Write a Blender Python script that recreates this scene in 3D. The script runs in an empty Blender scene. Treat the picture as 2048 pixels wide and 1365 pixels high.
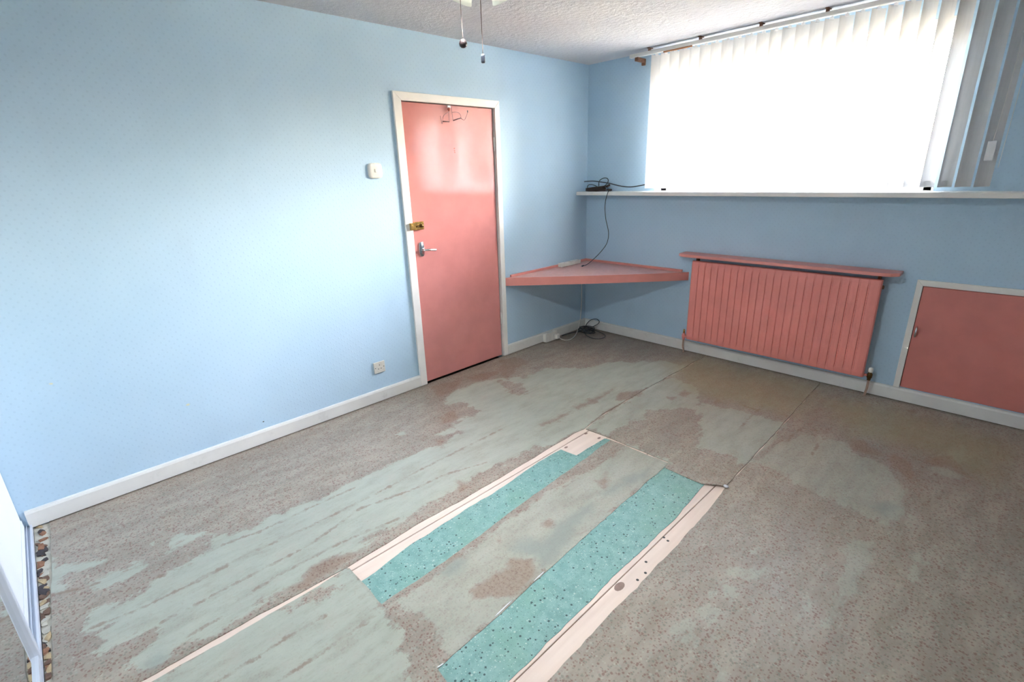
import bpy, bmesh, math, random
import numpy as np
from mathutils import Vector, Matrix

# ------------------------------------------------------------------ camera, sky, light, exposure
random.seed(7)
rng = np.random.default_rng(11)
scene = bpy.context.scene
col = scene.collection

cam_data = bpy.data.cameras.new('camera')
cam = bpy.data.objects.new('camera', cam_data)
col.objects.link(cam)
cam_data.sensor_width = 36.0
cam_data.lens = 36.0 * 991.02 / 2048.0
cam_data.clip_start = 0.02
_yaw, _pitch, _roll = math.radians(136.382), math.radians(-18.633), math.radians(-1.928)
_f = Vector((math.cos(_pitch) * math.cos(_yaw), math.cos(_pitch) * math.sin(_yaw), math.sin(_pitch)))
_r = _f.cross(Vector((0, 0, 1))).normalized()
_u = _r.cross(_f)
_r2 = _r * math.cos(_roll) + _u * math.sin(_roll)
_u2 = -_r * math.sin(_roll) + _u * math.cos(_roll)
cam.matrix_world = Matrix(((_r2.x, _u2.x, -_f.x, 3.0255), (_r2.y, _u2.y, -_f.y, -3.9286), (_r2.z, _u2.z, -_f.z, 1.5197), (0, 0, 0, 1)))
scene.camera = cam

world = bpy.data.worlds.new('overcast_sky')
scene.world = world
world.use_nodes = True
_bg = world.node_tree.nodes['Background']
_sky = world.node_tree.nodes.new('ShaderNodeTexSky')
_sky.sky_type = 'NISHITA'
_sky.sun_disc = False
_sky.sun_elevation = math.radians(38)
_sky.sun_rotation = math.radians(105)     # sun to the right, just behind the plane of the window wall
_sky.air_density = 1.0
_sky.dust_density = 6.0
_sky.ozone_density = 1.0
_wb = world.node_tree.nodes.new('ShaderNodeMix')      # hazy, warm-balanced daylight
_wb.data_type = 'RGBA'; _wb.blend_type = 'MULTIPLY'; _wb.inputs[0].default_value = 1.0
_wb.inputs[7].default_value = (1.25, 1.0, 0.83, 1)
world.node_tree.links.new(_sky.outputs[0], _wb.inputs[6])
world.node_tree.links.new(_wb.outputs[2], _bg.inputs['Color'])
_bg.inputs['Strength'].default_value = 6.3

# sampling portal in the window opening (gives no light of its own)
_pd = bpy.data.lights.new('window_portal', 'AREA')
_pd.shape = 'RECTANGLE'; _pd.size = 1.95; _pd.size_y = 0.95
_pd.cycles.is_portal = True
_po = bpy.data.objects.new('window_portal', _pd)
_po.location = (1.665, 0.27, 1.80)
_po.rotation_euler = (math.radians(-90), 0, 0)
_po['kind'] = 'helper'
col.objects.link(_po)

vs = scene.view_settings
vs.view_transform = 'Standard'
vs.look = 'None'
vs.gamma = 1.0
vs.use_curve_mapping = False
vs.exposure = 3.17
scene.cycles.max_bounces = 9
scene.cycles.diffuse_bounces = 7
scene.cycles.glossy_bounces = 3
scene.cycles.transmission_bounces = 7
scene.cycles.transparent_max_bounces = 12
scene.cycles.sample_clamp_indirect = 12.0
scene.cycles.use_denoising = True
scene.cycles.use_adaptive_sampling = True
scene.cycles.adaptive_threshold = 0.03

H = 2.407        # ceiling height
XR = 4.15        # right wall
YF = -4.30       # wall behind the wardrobe doors

# ------------------------------------------------------------------ helpers
def wloc(o):
    v = Vector((0, 0, 0))
    while o is not None:
        v += o.location
        o = o.parent
    return v

def mesh_obj(name, verts, faces, mat, parent=None, smooth=False, origin=None):
    """verts in world coordinates; the object's origin is put at `origin`"""
    if origin is None:
        if parent is not None:
            origin = wloc(parent)
        else:
            a = np.array([tuple(v) for v in verts])
            lo, hi = a.min(0), a.max(0)
            origin = Vector(((lo[0] + hi[0]) / 2, (lo[1] + hi[1]) / 2, lo[2]))
    origin = Vector(origin)
    me = bpy.data.meshes.new(name)
    me.from_pydata([tuple(Vector(v) - origin) for v in verts], [], [tuple(f) for f in faces])
    me.update()
    if smooth:
        me.polygons.foreach_set('use_smooth', [True] * len(me.polygons))
    if mat is not None:
        me.materials.append(mat)
    o = bpy.data.objects.new(name, me)
    col.objects.link(o)
    if parent is not None:
        o.parent = parent
        o.location = origin - wloc(parent)
    else:
        o.location = origin
    return o

def bm_obj(name, bm, mat, parent=None, smooth=False, origin=None):
    bm.normal_update()
    vs_ = [v.co.copy() for v in bm.verts]
    bm.verts.index_update()
    fs = [[v.index for v in f.verts] for f in bm.faces]
    bm.free()
    return mesh_obj(name, vs_, fs, mat, parent, smooth, origin)

def add_box(bm, lo, hi, bevel=0.0, seg=2):
    lo, hi = Vector(lo), Vector(hi)
    r = bmesh.ops.create_cube(bm, size=1.0)
    for v in r['verts']:
        v.co = Vector(((lo.x + hi.x) / 2 + v.co.x * (hi.x - lo.x), (lo.y + hi.y) / 2 + v.co.y * (hi.y - lo.y), (lo.z + hi.z) / 2 + v.co.z * (hi.z - lo.z)))
    if bevel > 0:
        es = list({e for v in r['verts'] for e in v.link_edges})
        bmesh.ops.bevel(bm, geom=es, offset=bevel, segments=seg, profile=0.5, affect='EDGES')

def box(name, lo, hi, mat, parent=None, bevel=0.0, seg=2, smooth=False):
    bm = bmesh.new()
    add_box(bm, lo, hi, bevel, seg)
    return bm_obj(name, bm, mat, parent, smooth)

def add_prism(bm, pts, lo, hi, axis='z', bevel=0.0):
    """polygon extruded along an axis; pts are the two other coordinates in x,y,z order"""
    def mk(p, t):
        if axis == 'z': return (p[0], p[1], t)
        if axis == 'x': return (t, p[0], p[1])
        return (p[0], t, p[1])
    a = [bm.verts.new(mk(p, lo)) for p in pts]
    b = [bm.verts.new(mk(p, hi)) for p in pts]
    n = len(pts)
    fs = [bm.faces.new(a), bm.faces.new(b)]
    for i in range(n):
        fs.append(bm.faces.new((a[i], a[(i + 1) % n], b[(i + 1) % n], b[i])))
    bmesh.ops.recalc_face_normals(bm, faces=fs)
    if bevel > 0:
        es = list({e for f in fs for e in f.edges})
        bmesh.ops.bevel(bm, geom=es, offset=bevel, segments=2, profile=0.5, affect='EDGES')

def smooth_path(pts, n=8):
    P = [Vector(p) for p in pts]
    out = []
    for i in range(len(P) - 1):
        p0 = P[max(i - 1, 0)]; p1 = P[i]; p2 = P[i + 1]; p3 = P[min(i + 2, len(P) - 1)]
        for k in range(n):
            t = k / n
            out.append(0.5 * ((2 * p1) + (-p0 + p2) * t + (2 * p0 - 5 * p1 + 4 * p2 - p3) * t * t + (-p0 + 3 * p1 - 3 * p2 + p3) * t ** 3))
    out.append(P[-1])
    return out

def add_tube(bm, pts, rad, seg=8, caps=True):
    pts = [Vector(p) for p in pts]
    rads = rad if isinstance(rad, (list, tuple)) else [rad] * len(pts)
    rings = []
    prev = None
    for i, p in enumerate(pts):
        t = (pts[min(i + 1, len(pts) - 1)] - pts[max(i - 1, 0)])
        if t.length < 1e-9: t = Vector((0, 0, 1))
        t.normalize()
        if prev is None:
            a = Vector((0, 0, 1)) if abs(t.z) < 0.9 else Vector((1, 0, 0))
            n = t.cross(a).normalized()
        else:
            n = (prev - t * prev.dot(t))
            n = n.normalized() if n.length > 1e-6 else t.orthogonal().normalized()
        prev = n
        b = t.cross(n)
        rings.append([bm.verts.new(p + (n * math.cos(2 * math.pi * k / seg) + b * math.sin(2 * math.pi * k / seg)) * rads[i]) for k in range(seg)])
    for i in range(len(rings) - 1):
        for k in range(seg):
            bm.faces.new((rings[i][k], rings[i][(k + 1) % seg], rings[i + 1][(k + 1) % seg], rings[i + 1][k]))
    if caps:
        bm.faces.new(rings[0][::-1]); bm.faces.new(rings[-1])

def tube(name, pts, rad, mat, parent=None, seg=8, n=8):
    bm = bmesh.new()
    add_tube(bm, smooth_path(pts, n) if n > 1 else pts, rad, seg)
    return bm_obj(name, bm, mat, parent, True)

def add_lathe(bm, prof, loc, axis=(0, 0, 1), seg=20):
    """prof: (radius, height) pairs turned about `axis` through `loc`"""
    ax = Vector(axis).normalized()
    q = Vector((0, 0, 1)).rotation_difference(ax)
    loc = Vector(loc)
    rings = []
    for r, h in prof:
        if r < 1e-6:
            rings.append([bm.verts.new(loc + q @ Vector((0, 0, h)))])
        else:
            rings.append([bm.verts.new(loc + q @ Vector((r * math.cos(2 * math.pi * k / seg), r * math.sin(2 * math.pi * k / seg), h))) for k in range(seg)])
    for a, b in zip(rings, rings[1:]):
        for k in range(seg):
            k2 = (k + 1) % seg
            f = [a[k % len(a)], a[k2 % len(a)], b[k2 % len(b)], b[k % len(b)]]
            f = list(dict.fromkeys(f))
            if len(f) > 2: bm.faces.new(f)

def lathe(name, prof, loc, mat, parent=None, axis=(0, 0, 1), seg=20):
    bm = bmesh.new()
    add_lathe(bm, prof, loc, axis, seg)
    return bm_obj(name, bm, mat, parent, True)

def tag(o, label, cat, group=None, kind=None):
    if label: o['label'] = label
    if cat: o['category'] = cat
    if group: o['group'] = group
    if kind: o['kind'] = kind
    return o

def thing(name, label, cat, loc, group=None):
    o = bpy.data.objects.new(name, None)
    o.empty_display_size = 0.05
    col.objects.link(o)
    o.location = loc
    return tag(o, label, cat, group)

def struct(o, label=None, cat=None):
    o['kind'] = 'structure'
    if label: o['label'] = label
    if cat: o['category'] = cat
    return o

def struct_root(name, loc, label=None, cat=None):
    o = bpy.data.objects.new(name, None)
    o.empty_display_size = 0.05
    col.objects.link(o)
    o.location = loc
    return struct(o, label, cat)

# ------------------------------------------------------------------ materials
def srgb(r, g, b):
    f = lambda c: (c / 255) / 12.92 if c / 255 <= 0.04045 else ((c / 255 + 0.055) / 1.055) ** 2.4
    return (f(r), f(g), f(b), 1.0)

class NT:
    def __init__(self, m):
        m.use_nodes = True
        self.t = m.node_tree
        self.b = self.t.nodes['Principled BSDF']
        self.out = self.t.nodes['Material Output']
    def n(self, typ, **kw):
        nd = self.t.nodes.new(typ)
        for k, v in kw.items():
            if k.startswith('i_'):
                nd.inputs[k[2:]].default_value = v
            else:
                setattr(nd, k, v)
        return nd
    def l(self, a, b): self.t.links.new(a, b)
    def pos(self):
        if not hasattr(self, '_p'): self._p = self.n('ShaderNodeNewGeometry').outputs['Position']
        return self._p
    def mapv(self, scale, loc=(0, 0, 0), src=None):
        m = self.n('ShaderNodeMapping'); m.inputs['Scale'].default_value = scale; m.inputs['Location'].default_value = loc
        self.l(src or self.pos(), m.inputs['Vector']); return m.outputs['Vector']
    def noise(self, scale, detail=4, rough=0.55, vec=None, out='Fac'):
        nd = self.n('ShaderNodeTexNoise'); nd.inputs['Scale'].default_value = scale; nd.inputs['Detail'].default_value = detail; nd.inputs['Roughness'].default_value = rough
        self.l(vec or self.pos(), nd.inputs['Vector']); return nd.outputs[out]
    def vor(self, scale, vec=None, feature='F1', rnd=1.0):
        nd = self.n('ShaderNodeTexVoronoi', feature=feature); nd.inputs['Scale'].default_value = scale; nd.inputs['Randomness'].default_value = rnd
        self.l(vec or self.pos(), nd.inputs['Vector']); return nd
    def math(self, op, a, b=None, c=None, clamp=False):
        nd = self.n('ShaderNodeMath', operation=op, use_clamp=clamp)
        for i, x in enumerate((a, b, c)):
            if x is None: continue
            if isinstance(x, (int, float)): nd.inputs[i].default_value = x
            else: self.l(x, nd.inputs[i])
        return nd.outputs[0]
    def step(self, x, lo, hi, a=0.0, b=1.0):
        nd = self.n('ShaderNodeMapRange', interpolation_type='SMOOTHSTEP')
        nd.inputs['From Min'].default_value = lo; nd.inputs['From Max'].default_value = hi
        nd.inputs['To Min'].default_value = a; nd.inputs['To Max'].default_value = b
        self.l(x, nd.inputs['Value']); return nd.outputs[0]
    def mix(self, fac, a, b, blend='MIX'):
        nd = self.n('ShaderNodeMix', data_type='RGBA', blend_type=blend)
        for sock, x in ((nd.inputs[0], fac), (nd.inputs[6], a), (nd.inputs[7], b)):
            if isinstance(x, (int, float)): sock.default_value = x
            elif isinstance(x, tuple): sock.default_value = x
            else: self.l(x, sock)
        return nd.outputs[2]
    def attr(self, name):
        nd = self.n('ShaderNodeAttribute'); nd.attribute_name = name; return nd.outputs['Fac']
    def bump(self, h, strength=0.3, dist=0.01):
        nd = self.n('ShaderNodeBump'); nd.inputs['Strength'].default_value = strength; nd.inputs['Distance'].default_value = dist
        self.l(h, nd.inputs['Height']); self.l(nd.outputs[0], self.b.inputs['Normal']); return nd

def paint(name, rgb, rough=0.5, vary=0.06, scale=6.0, bump=0.0, bscale=60, metal=0.0, spec=0.5, dirt=None, dirt_amt=0.0):
    m = bpy.data.materials.new(name)
    t = NT(m)
    c = srgb(*rgb)
    dk = tuple(x * (1 - vary) for x in c[:3]) + (1,)
    lt = tuple(min(1, x * (1 + vary)) for x in c[:3]) + (1,)
    n1 = t.noise(scale)
    cc = t.mix(t.step(n1, 0.3, 0.7), dk, lt)
    if dirt is not None:
        n2 = t.noise(scale * 2.3, 6, 0.7)
        cc = t.mix(t.step(n2, 0.56, 0.75, 0.0, dirt_amt), cc, srgb(*dirt))
    t.l(cc, t.b.inputs['Base Color'])
    t.b.inputs['Metallic'].default_value = metal
    t.b.inputs['Specular IOR Level'].default_value = spec
    rn = t.step(t.noise(scale * 3), 0.25, 0.75, max(0.02, rough - 0.06), min(1, rough + 0.08))
    t.l(rn, t.b.inputs['Roughness'])
    if bump > 0:
        t.bump(t.noise(bscale, 3), bump, 0.004)
    return m

M = {}
# blue embossed wallpaper with a small diamond-spaced dot
def wallpaper():
    m = bpy.data.materials.new('blue_embossed_wallpaper'); t = NT(m)
    sep = t.n('ShaderNodeSeparateXYZ'); t.l(t.pos(), sep.inputs[0])
    uu = t.math('ADD', sep.outputs[0], sep.outputs[1])
    cmb = t.n('ShaderNodeCombineXYZ'); 
    a = t.math('ADD', uu, sep.outputs[2]); b = t.math('SUBTRACT', uu, sep.outputs[2])
    t.l(a, cmb.inputs[0]); t.l(b, cmb.inputs[1])
    v = t.vor(26.0, cmb.outputs[0], 'F1', 0.12)
    dot = t.step(v.outputs['Distance'], 0.10, 0.24, 1.0, 0.0)
    c1 = srgb(180, 206, 224); c2 = srgb(175, 202, 220)
    cc = t.mix(t.step(t.noise(1.7, 2), 0.3, 0.7), c1, c2)
    cc = t.mix(t.step(t.noise(3.1, 3, 0.7, t.mapv((1, 1, 0.35))), 0.55, 0.8, 0, 0.35), cc, srgb(170, 193, 210))
    cc = t.mix(t.math('MULTIPLY', dot, 0.3), cc, srgb(158, 185, 205))
    t.l(cc, t.b.inputs['Base Color'])
    t.b.inputs['Roughness'].default_value = 0.62
    t.b.inputs['Specular IOR Level'].default_value = 0.3
    t.bump(dot, 0.2, 0.001)
    return m
M['wall'] = wallpaper()

def artex():
    m = bpy.data.materials.new('white_textured_ceiling'); t = NT(m)
    t.l(t.mix(t.step(t.noise(2.0), 0.3, 0.7), srgb(188, 189, 194), srgb(195, 196, 199)), t.b.inputs['Base Color'])
    t.b.inputs['Roughness'].default_value = 0.85
    t.b.inputs['Specular IOR Level'].default_value = 0.25
    t.bump(t.noise(30, 3, 0.7), 0.7, 0.014)
    return m
M['ceiling'] = artex()
M['plain_wall'] = paint('white_painted_plaster', (226, 228, 228), 0.7, 0.03, 3, 0.1, 80)
M['white_gloss'] = paint('white_gloss_paint', (226, 224, 218), 0.35, 0.03, 9, 0.05, 30)
M['skirting'] = paint('white_skirting_paint', (216, 216, 211), 0.38, 0.04, 5, 0.06, 40, dirt=(150, 146, 138), dirt_amt=0.25)
M['coral_gloss'] = None
def coral(name, rgb, rough, bump):
    m = bpy.data.materials.new(name); t = NT(m)
    c = srgb(*rgb); d = tuple(x * 0.92 for x in c[:3]) + (1,)
    t.l(t.mix(t.step(t.noise(7), 0.3, 0.7), d, c), t.b.inputs['Base Color'])
    t.l(t.step(t.noise(3, 2), 0.3, 0.7, rough - 0.03, rough + 0.03), t.b.inputs['Roughness'])
    h = t.math('ADD', t.noise(90, 2, 0.5, t.mapv((1, 1, 0.08))), t.math('MULTIPLY', t.noise(2.5, 1), 0.6))
    t.bump(h, bump, 0.004)
    return m
M['coral_gloss'] = coral('coral_gloss_door_paint', (204, 134, 127), 0.10, 0.025)
M['coral_gloss'].node_tree.nodes['Principled BSDF'].inputs['Specular IOR Level'].default_value = 0.85
M['coral_cup'] = coral('coral_cupboard_paint', (206, 126, 116), 0.42, 0.05)
M['coral'] = coral('coral_paint', (222, 146, 136), 0.36, 0.05)
M['coral_rad'] = coral('coral_radiator_paint', (234, 146, 135), 0.42, 0.06)
M['coral_top'] = paint('scuffed_coral_shelf_top', (212, 164, 156), 0.34, 0.05, 20, 0.04, 60, dirt=(170, 150, 148), dirt_amt=0.5)
M['switch'] = paint('white_switch_plastic', (226, 224, 216), 0.25, 0.01)
M['socket'] = paint('cream_socket_plastic', (205, 202, 192), 0.3, 0.01)
M['hole'] = paint('dark_slot', (60, 60, 58), 0.6, 0.02)
M['chrome'] = paint('chrome', (225, 228, 232), 0.12, 0.01, metal=1.0)
M['alu'] = paint('pale_satin_aluminium', (214, 220, 230), 0.45, 0.02, metal=0.35)
M['brass'] = paint('polished_brass', (214, 176, 104), 0.22, 0.08, 30, metal=1.0)
M['dark_brass'] = paint('tarnished_brass', (92, 70, 36), 0.4, 0.15, 30, metal=0.8)
M['rust'] = paint('rusty_bracket', (120, 84, 62), 0.6, 0.2, 60)
M['wood_batten'] = paint('bare_wood_batten', (176, 128, 92), 0.7, 0.12, 20)
M['black_cord'] = paint('grey_black_cable', (62, 66, 72), 0.5, 0.05)
M['brown_cord'] = paint('brown_black_cable', (66, 52, 44), 0.5, 0.12, 80)
M['white_cord'] = paint('white_cable', (214, 212, 206), 0.4, 0.03)
M['string'] = paint('pull_cord_string', (120, 104, 98), 0.8, 0.05)
M['pull_ball'] = paint('dark_turned_wood', (44, 34, 34), 0.35, 0.1, 60)
M['pull_bar'] = paint('dark_grey_plastic', (52, 56, 66), 0.4, 0.05)
M['fan_white'] = paint('white_fan_enamel', (232, 230, 224), 0.3, 0.02)
M['upvc'] = paint('white_window_frame', (236, 238, 240), 0.3, 0.01)
M['pipe'] = paint('painted_copper_pipe', (178, 150, 132), 0.4, 0.12, 40)
M['wood_pink'] = None
M['card'] = paint('cream_paper_chip', (206, 205, 180), 0.8, 0.05)
M['label'] = paint('white_chain_weight', (222, 222, 224), 0.4, 0.02)
M['mark_red'] = paint('red_brown_scrape', (176, 84, 66), 0.6, 0.1, 90)
M['ground'] = paint('outside_ground', (84, 88, 80), 0.9, 0.15, 0.6)
M['slab'] = paint('dark_subfloor', (58, 50, 44), 0.9, 0.1, 12)
M['white_panel'] = paint('white_wardrobe_panel', (226, 230, 236), 0.6, 0.01, 2, spec=0.3)

def mirror():
    m = bpy.data.materials.new('mirror_glass'); t = NT(m)
    t.b.inputs['Base Color'].default_value = (0.86, 0.88, 0.87, 1)
    t.b.inputs['Metallic'].default_value = 1.0
    t.l(t.step(t.noise(3), 0.3, 0.7, 0.015, 0.03), t.b.inputs['Roughness'])
    return m
M['mirror'] = mirror()

def thin_glass():
    m = bpy.data.materials.new('window_glass'); t = NT(m)
    tr = t.n('ShaderNodeBsdfTransparent'); gl = t.n('ShaderNodeBsdfGlossy'); gl.inputs['Roughness'].default_value = 0.03
    fr = t.n('ShaderNodeFresnel'); fr.inputs['IOR'].default_value = 1.5
    tint = t.mix(t.step(t.noise(2), 0.3, 0.7), (0.95, 0.97, 0.97, 1), (0.97, 0.98, 0.98, 1))
    t.l(tint, tr.inputs['Color'])
    mx = t.n('ShaderNodeMixShader'); t.l(fr.outputs[0], mx.inputs[0]); t.l(tr.outputs[0], mx.inputs[1]); t.l(gl.outputs[0], mx.inputs[2])
    t.l(mx.outputs[0], t.out.inputs['Surface'])
    return m
M['glass'] = thin_glass()

def blind_fabric():
    m = bpy.data.materials.new('off_white_blind_fabric'); t = NT(m)
    c = t.mix(t.step(t.noise(60, 3, 0.6, t.mapv((1, 1, 0.15))), 0.3, 0.7), srgb(216, 215, 214), srgb(222, 221, 220))
    df = t.n('ShaderNodeBsdfDiffuse'); tl = t.n('ShaderNodeBsdfTranslucent')
    t.l(c, df.inputs['Color']); t.l(c, tl.inputs['Color'])
    mx = t.n('ShaderNodeMixShader'); mx.inputs[0].default_value = 0.07
    t.l(df.outputs[0], mx.inputs[1]); t.l(tl.outputs[0], mx.inputs[2])
    t.l(mx.outputs[0], t.out.inputs['Surface'])
    return m
M['slat'] = blind_fabric()
def frosted_shade():
    m = bpy.data.materials.new('frosted_white_lamp_shade'); t = NT(m)
    c = t.mix(t.step(t.noise(20, 2), 0.3, 0.7), srgb(232, 232, 226), srgb(240, 240, 234))
    df = t.n('ShaderNodeBsdfDiffuse'); tl = t.n('ShaderNodeBsdfTranslucent')
    t.l(c, df.inputs['Color']); t.l(c, tl.inputs['Color'])
    mx = t.n('ShaderNodeMixShader'); mx.inputs[0].default_value = 0.04
    t.l(df.outputs[0], mx.inputs[1]); t.l(tl.outputs[0], mx.inputs[2]); t.l(mx.outputs[0], t.out.inputs['Surface'])
    return m
M['shade'] = frosted_shade()

def bare_board():
    m = bpy.data.materials.new('bare_pinkish_floorboard'); t = NT(m)
    g = t.noise(26, 5, 0.6, t.mapv((1, 0.06, 1)))
    cc = t.mix(t.step(g, 0.3, 0.72), srgb(230, 211, 197), srgb(219, 198, 184))
    cc = t.mix(t.step(t.noise(7, 5, 0.7), 0.55, 0.8, 0, 0.5), cc, srgb(222, 208, 198))
    t.l(cc, t.b.inputs['Base Color']); t.b.inputs['Roughness'].default_value = 0.7
    t.bump(g, 0.15, 0.002)
    return m
M['wood_pink'] = bare_board()

def aqua_lino():
    m = bpy.data.materials.new('aqua_speckled_lino'); t = NT(m)
    mott = t.noise(22, 5, 0.75)
    cc = t.mix(t.step(mott, 0.3, 0.7), srgb(110, 151, 144), srgb(135, 174, 167))
    cc = t.mix(t.step(t.noise(3.6, 3), 0.48, 0.72, 0, 0.7), cc, srgb(116, 158, 142))
    v1 = t.vor(62); s1 = t.n('ShaderNodeSeparateColor'); t.l(v1.outputs['Color'], s1.inputs[0])
    rad = t.math('MULTIPLY', s1.outputs[1], 0.16)
    sp = t.step(t.math('SUBTRACT', v1.outputs['Distance'], rad), 0.09, 0.17, 1.0, 0.0)
    dark = t.math('MULTIPLY', sp, t.step(s1.outputs[0], 0.52, 0.54, 0, 0.9))
    pale = t.math('MULTIPLY', sp, t.step(s1.outputs[0], 0.30, 0.28, 0.0, 0.45))
    v2 = t.vor(140); sp2 = t.step(v2.outputs['Distance'], 0.16, 0.34, 1.0, 0.0)
    s2 = t.n('ShaderNodeSeparateColor'); t.l(v2.outputs['Color'], s2.inputs[0])
    dk2 = t.math('MULTIPLY', sp2, t.step(s2.outputs[1], 0.62, 0.64, 0, 0.7))
    pl2 = t.math('MULTIPLY', sp2, t.step(s2.outputs[1], 0.25, 0.23, 0, 0.6))
    cc = t.mix(pl2, cc, srgb(196, 218, 208))
    cc = t.mix(pale, cc, srgb(204, 216, 206))
    cc = t.mix(dk2, cc, srgb(84, 116, 110))
    cc = t.mix(dark, cc, srgb(40, 66, 66))
    t.l(cc, t.b.inputs['Base Color'])
    t.l(t.step(mott, 0.3, 0.7, 0.36, 0.5), t.b.inputs['Roughness'])
    t.bump(t.noise(9, 2), 0.12, 0.01)
    return m
M['aqua'] = aqua_lino()

def worn_lino():
    """printed speckle lino; sage where the print has gone, brown where the backing shows (attributes hold distances in metres)"""
    m = bpy.data.materials.new('worn_speckled_lino'); t = NT(m)
    st = t.noise(15, 4, 0.65, t.mapv((1.0, 0.30, 1)))     # streaks along the boards
    bl = t.noise(10, 5, 0.75)
    fine = t.noise(70, 2, 0.7)
    c_ = lambda x, k: t.math('MULTIPLY', t.math('SUBTRACT', x, 0.5), k)
    edge = t.math('ADD', t.math('ADD', c_(st, 0.15), c_(bl, 0.15)), c_(fine, 0.035))
    worn = t.step(t.math('ADD', t.attr('worn'), edge), -0.013, 0.013)
    worn = t.math('MULTIPLY', t.math('MULTIPLY', worn, t.attr('amount')), t.step(t.math('ADD', st, c_(bl, 0.6)), 0.30, 0.52, 0.72, 1.0))
    brown = t.step(t.math('ADD', t.attr('brown'), t.math('MULTIPLY', edge, 0.7)), -0.020, 0.020)
    ln = t.noise(24, 3, 0.75)
    lw = t.math('ADD', t.attr('line'), c_(ln, 0.045))
    line = t.math('MULTIPLY', t.step(lw, -0.011, -0.001), t.step(bl, 0.38, 0.58, 0.15, 0.85))
    # printed ground
    g1 = t.mix(t.step(st, 0.34, 0.66), srgb(157, 146, 132), srgb(176, 165, 151))
    g1 = t.mix(t.step(t.noise(2.2, 3, 0.6, t.mapv((1, 0.4, 1), (3, 1, 0))), 0.46, 0.68, 0, 0.75), g1, srgb(150, 139, 128))
    wob = t.n('ShaderNodeVectorMath', operation='MULTIPLY_ADD'); wob.inputs[1].default_value = (0.009, 0.009, 0.0)
    t.l(t.noise(75, 2, 0.7, None, 'Color'), wob.inputs[0]); t.l(t.pos(), wob.inputs[2])
    v1 = t.vor(118, wob.outputs[0]); s1 = t.n('ShaderNodeSeparateColor'); t.l(v1.outputs['Color'], s1.inputs[0])
    sp = t.step(t.math('SUBTRACT', v1.outputs['Distance'], t.math('MULTIPLY', s1.outputs[2], 0.25)), 0.16, 0.48, 1.0, 0.0)
    red = t.math('MULTIPLY', sp, t.step(s1.outputs[0], 0.50, 0.52, 0, 0.62))
    grn = t.math('MULTIPLY', sp, t.step(s1.outputs[0], 0.36, 0.34, 0.0, 0.5))
    ground = t.mix(red, g1, srgb(122, 76, 70))
    ground = t.mix(grn, ground, srgb(104, 112, 102))
    ground = t.mix(t.math('MULTIPLY', sp, t.step(s1.outputs[1], 0.70, 0.72, 0, 0.4)), ground, srgb(196, 192, 178))
    # sage worn film
    sage = t.mix(t.step(st, 0.35, 0.7), srgb(174, 180, 167), srgb(183, 189, 176))
    sage = t.mix(t.step(bl, 0.50, 0.70, 0, 0.5), sage, srgb(184, 179, 168))
    sage = t.mix(t.step(fine, 0.58, 0.70, 0, 0.35), sage, srgb(166, 156, 144))
    brn = t.mix(t.step(fine, 0.35, 0.65), srgb(142, 116, 98), srgb(158, 136, 120))
    brn = t.mix(red, brn, srgb(116, 78, 66))
    cc = t.mix(worn, ground, sage)
    cc = t.mix(t.math('MULTIPLY', brown, 0.72), cc, brn)
    cc = t.mix(t.math('MULTIPLY', line, 0.8), cc, srgb(138, 114, 96))
    sm = t.step(t.math('ADD', t.attr('smudge'), c_(bl, 0.10)), -0.03, 0.04)
    cc = t.mix(t.math('MULTIPLY', sm, 0.6), cc, srgb(140, 150, 144))
    ol = t.step(t.math('ADD', t.attr('olive'), c_(bl, 0.2)), -0.14, 0.12)
    cc = t.mix(t.math('MULTIPLY', ol, 0.5), cc, srgb(168, 160, 122))
    cc = t.mix(1.0, cc, (0.86, 0.86, 0.85, 1), 'MULTIPLY')
    t.l(cc, t.b.inputs['Base Color'])
    t.l(t.step(bl, 0.3, 0.7, 0.34, 0.52), t.b.inputs['Roughness'])
    t.b.inputs['Specular IOR Level'].default_value = 0.5
    t.bump(t.noise(14, 2, 0.6), 0.12, 0.005)
    return m
M['lino'] = worn_lino()
for _k, _c in (('rust', (140, 100, 76)), ('black', (62, 56, 58)), ('amber', (176, 156, 122)), ('brown', (108, 84, 70))):
    M['scrap_' + _k] = paint(_k + '_torn_backing', _c, 0.8, 0.2, 50)
M['underlay'] = paint('cream_torn_underlay', (186, 182, 168), 0.8, 0.12, 25, dirt=(104, 80, 64), dirt_amt=0.85)

# ------------------------------------------------------------------ measured floor outlines and wear (metres, corner of the room = 0,0)
AQUA1 = [(1.449,-3.303),(1.449,-3.274),(1.418,-3.07),(1.412,-2.917),(1.403,-2.735),(1.408,-2.559),(1.379,-2.188),(1.385,-2.003),(1.491,-1.993),(1.495,-1.731),(1.533,-1.72),(1.615,-1.941),(1.624,-2.252),(1.636,-2.49),(1.643,-2.725),(1.656,-2.951),(1.665,-3.236),(1.657,-3.306)]
CENT = [(1.533,-1.72),(1.905,-1.713),(1.911,-1.767),(1.928,-2.367),(1.946,-2.708),(1.964,-3.048),(1.972,-3.309),(1.609,-3.306),(1.606,-3.221),(1.608,-3.081),(1.602,-2.932),(1.584,-2.702),(1.57,-2.462),(1.558,-2.23),(1.549,-2.016)]
AQUA2 = [(1.889,-1.754),(2.134,-1.751),(2.148,-1.976),(2.158,-2.091),(2.156,-2.445),(2.154,-2.538),(2.162,-2.749),(2.162,-2.955),(2.166,-3.164),(2.169,-3.296),(1.968,-3.374),(1.943,-3.029),(1.922,-2.681),(1.905,-2.336)]
FRONT_EDGE = [(1.347,-3.354),(1.343,-3.313),(1.357,-3.303),(1.449,-3.303),(1.609,-3.306),(1.844,-3.311),(1.973,-3.31),(2.028,-3.315)]
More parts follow.
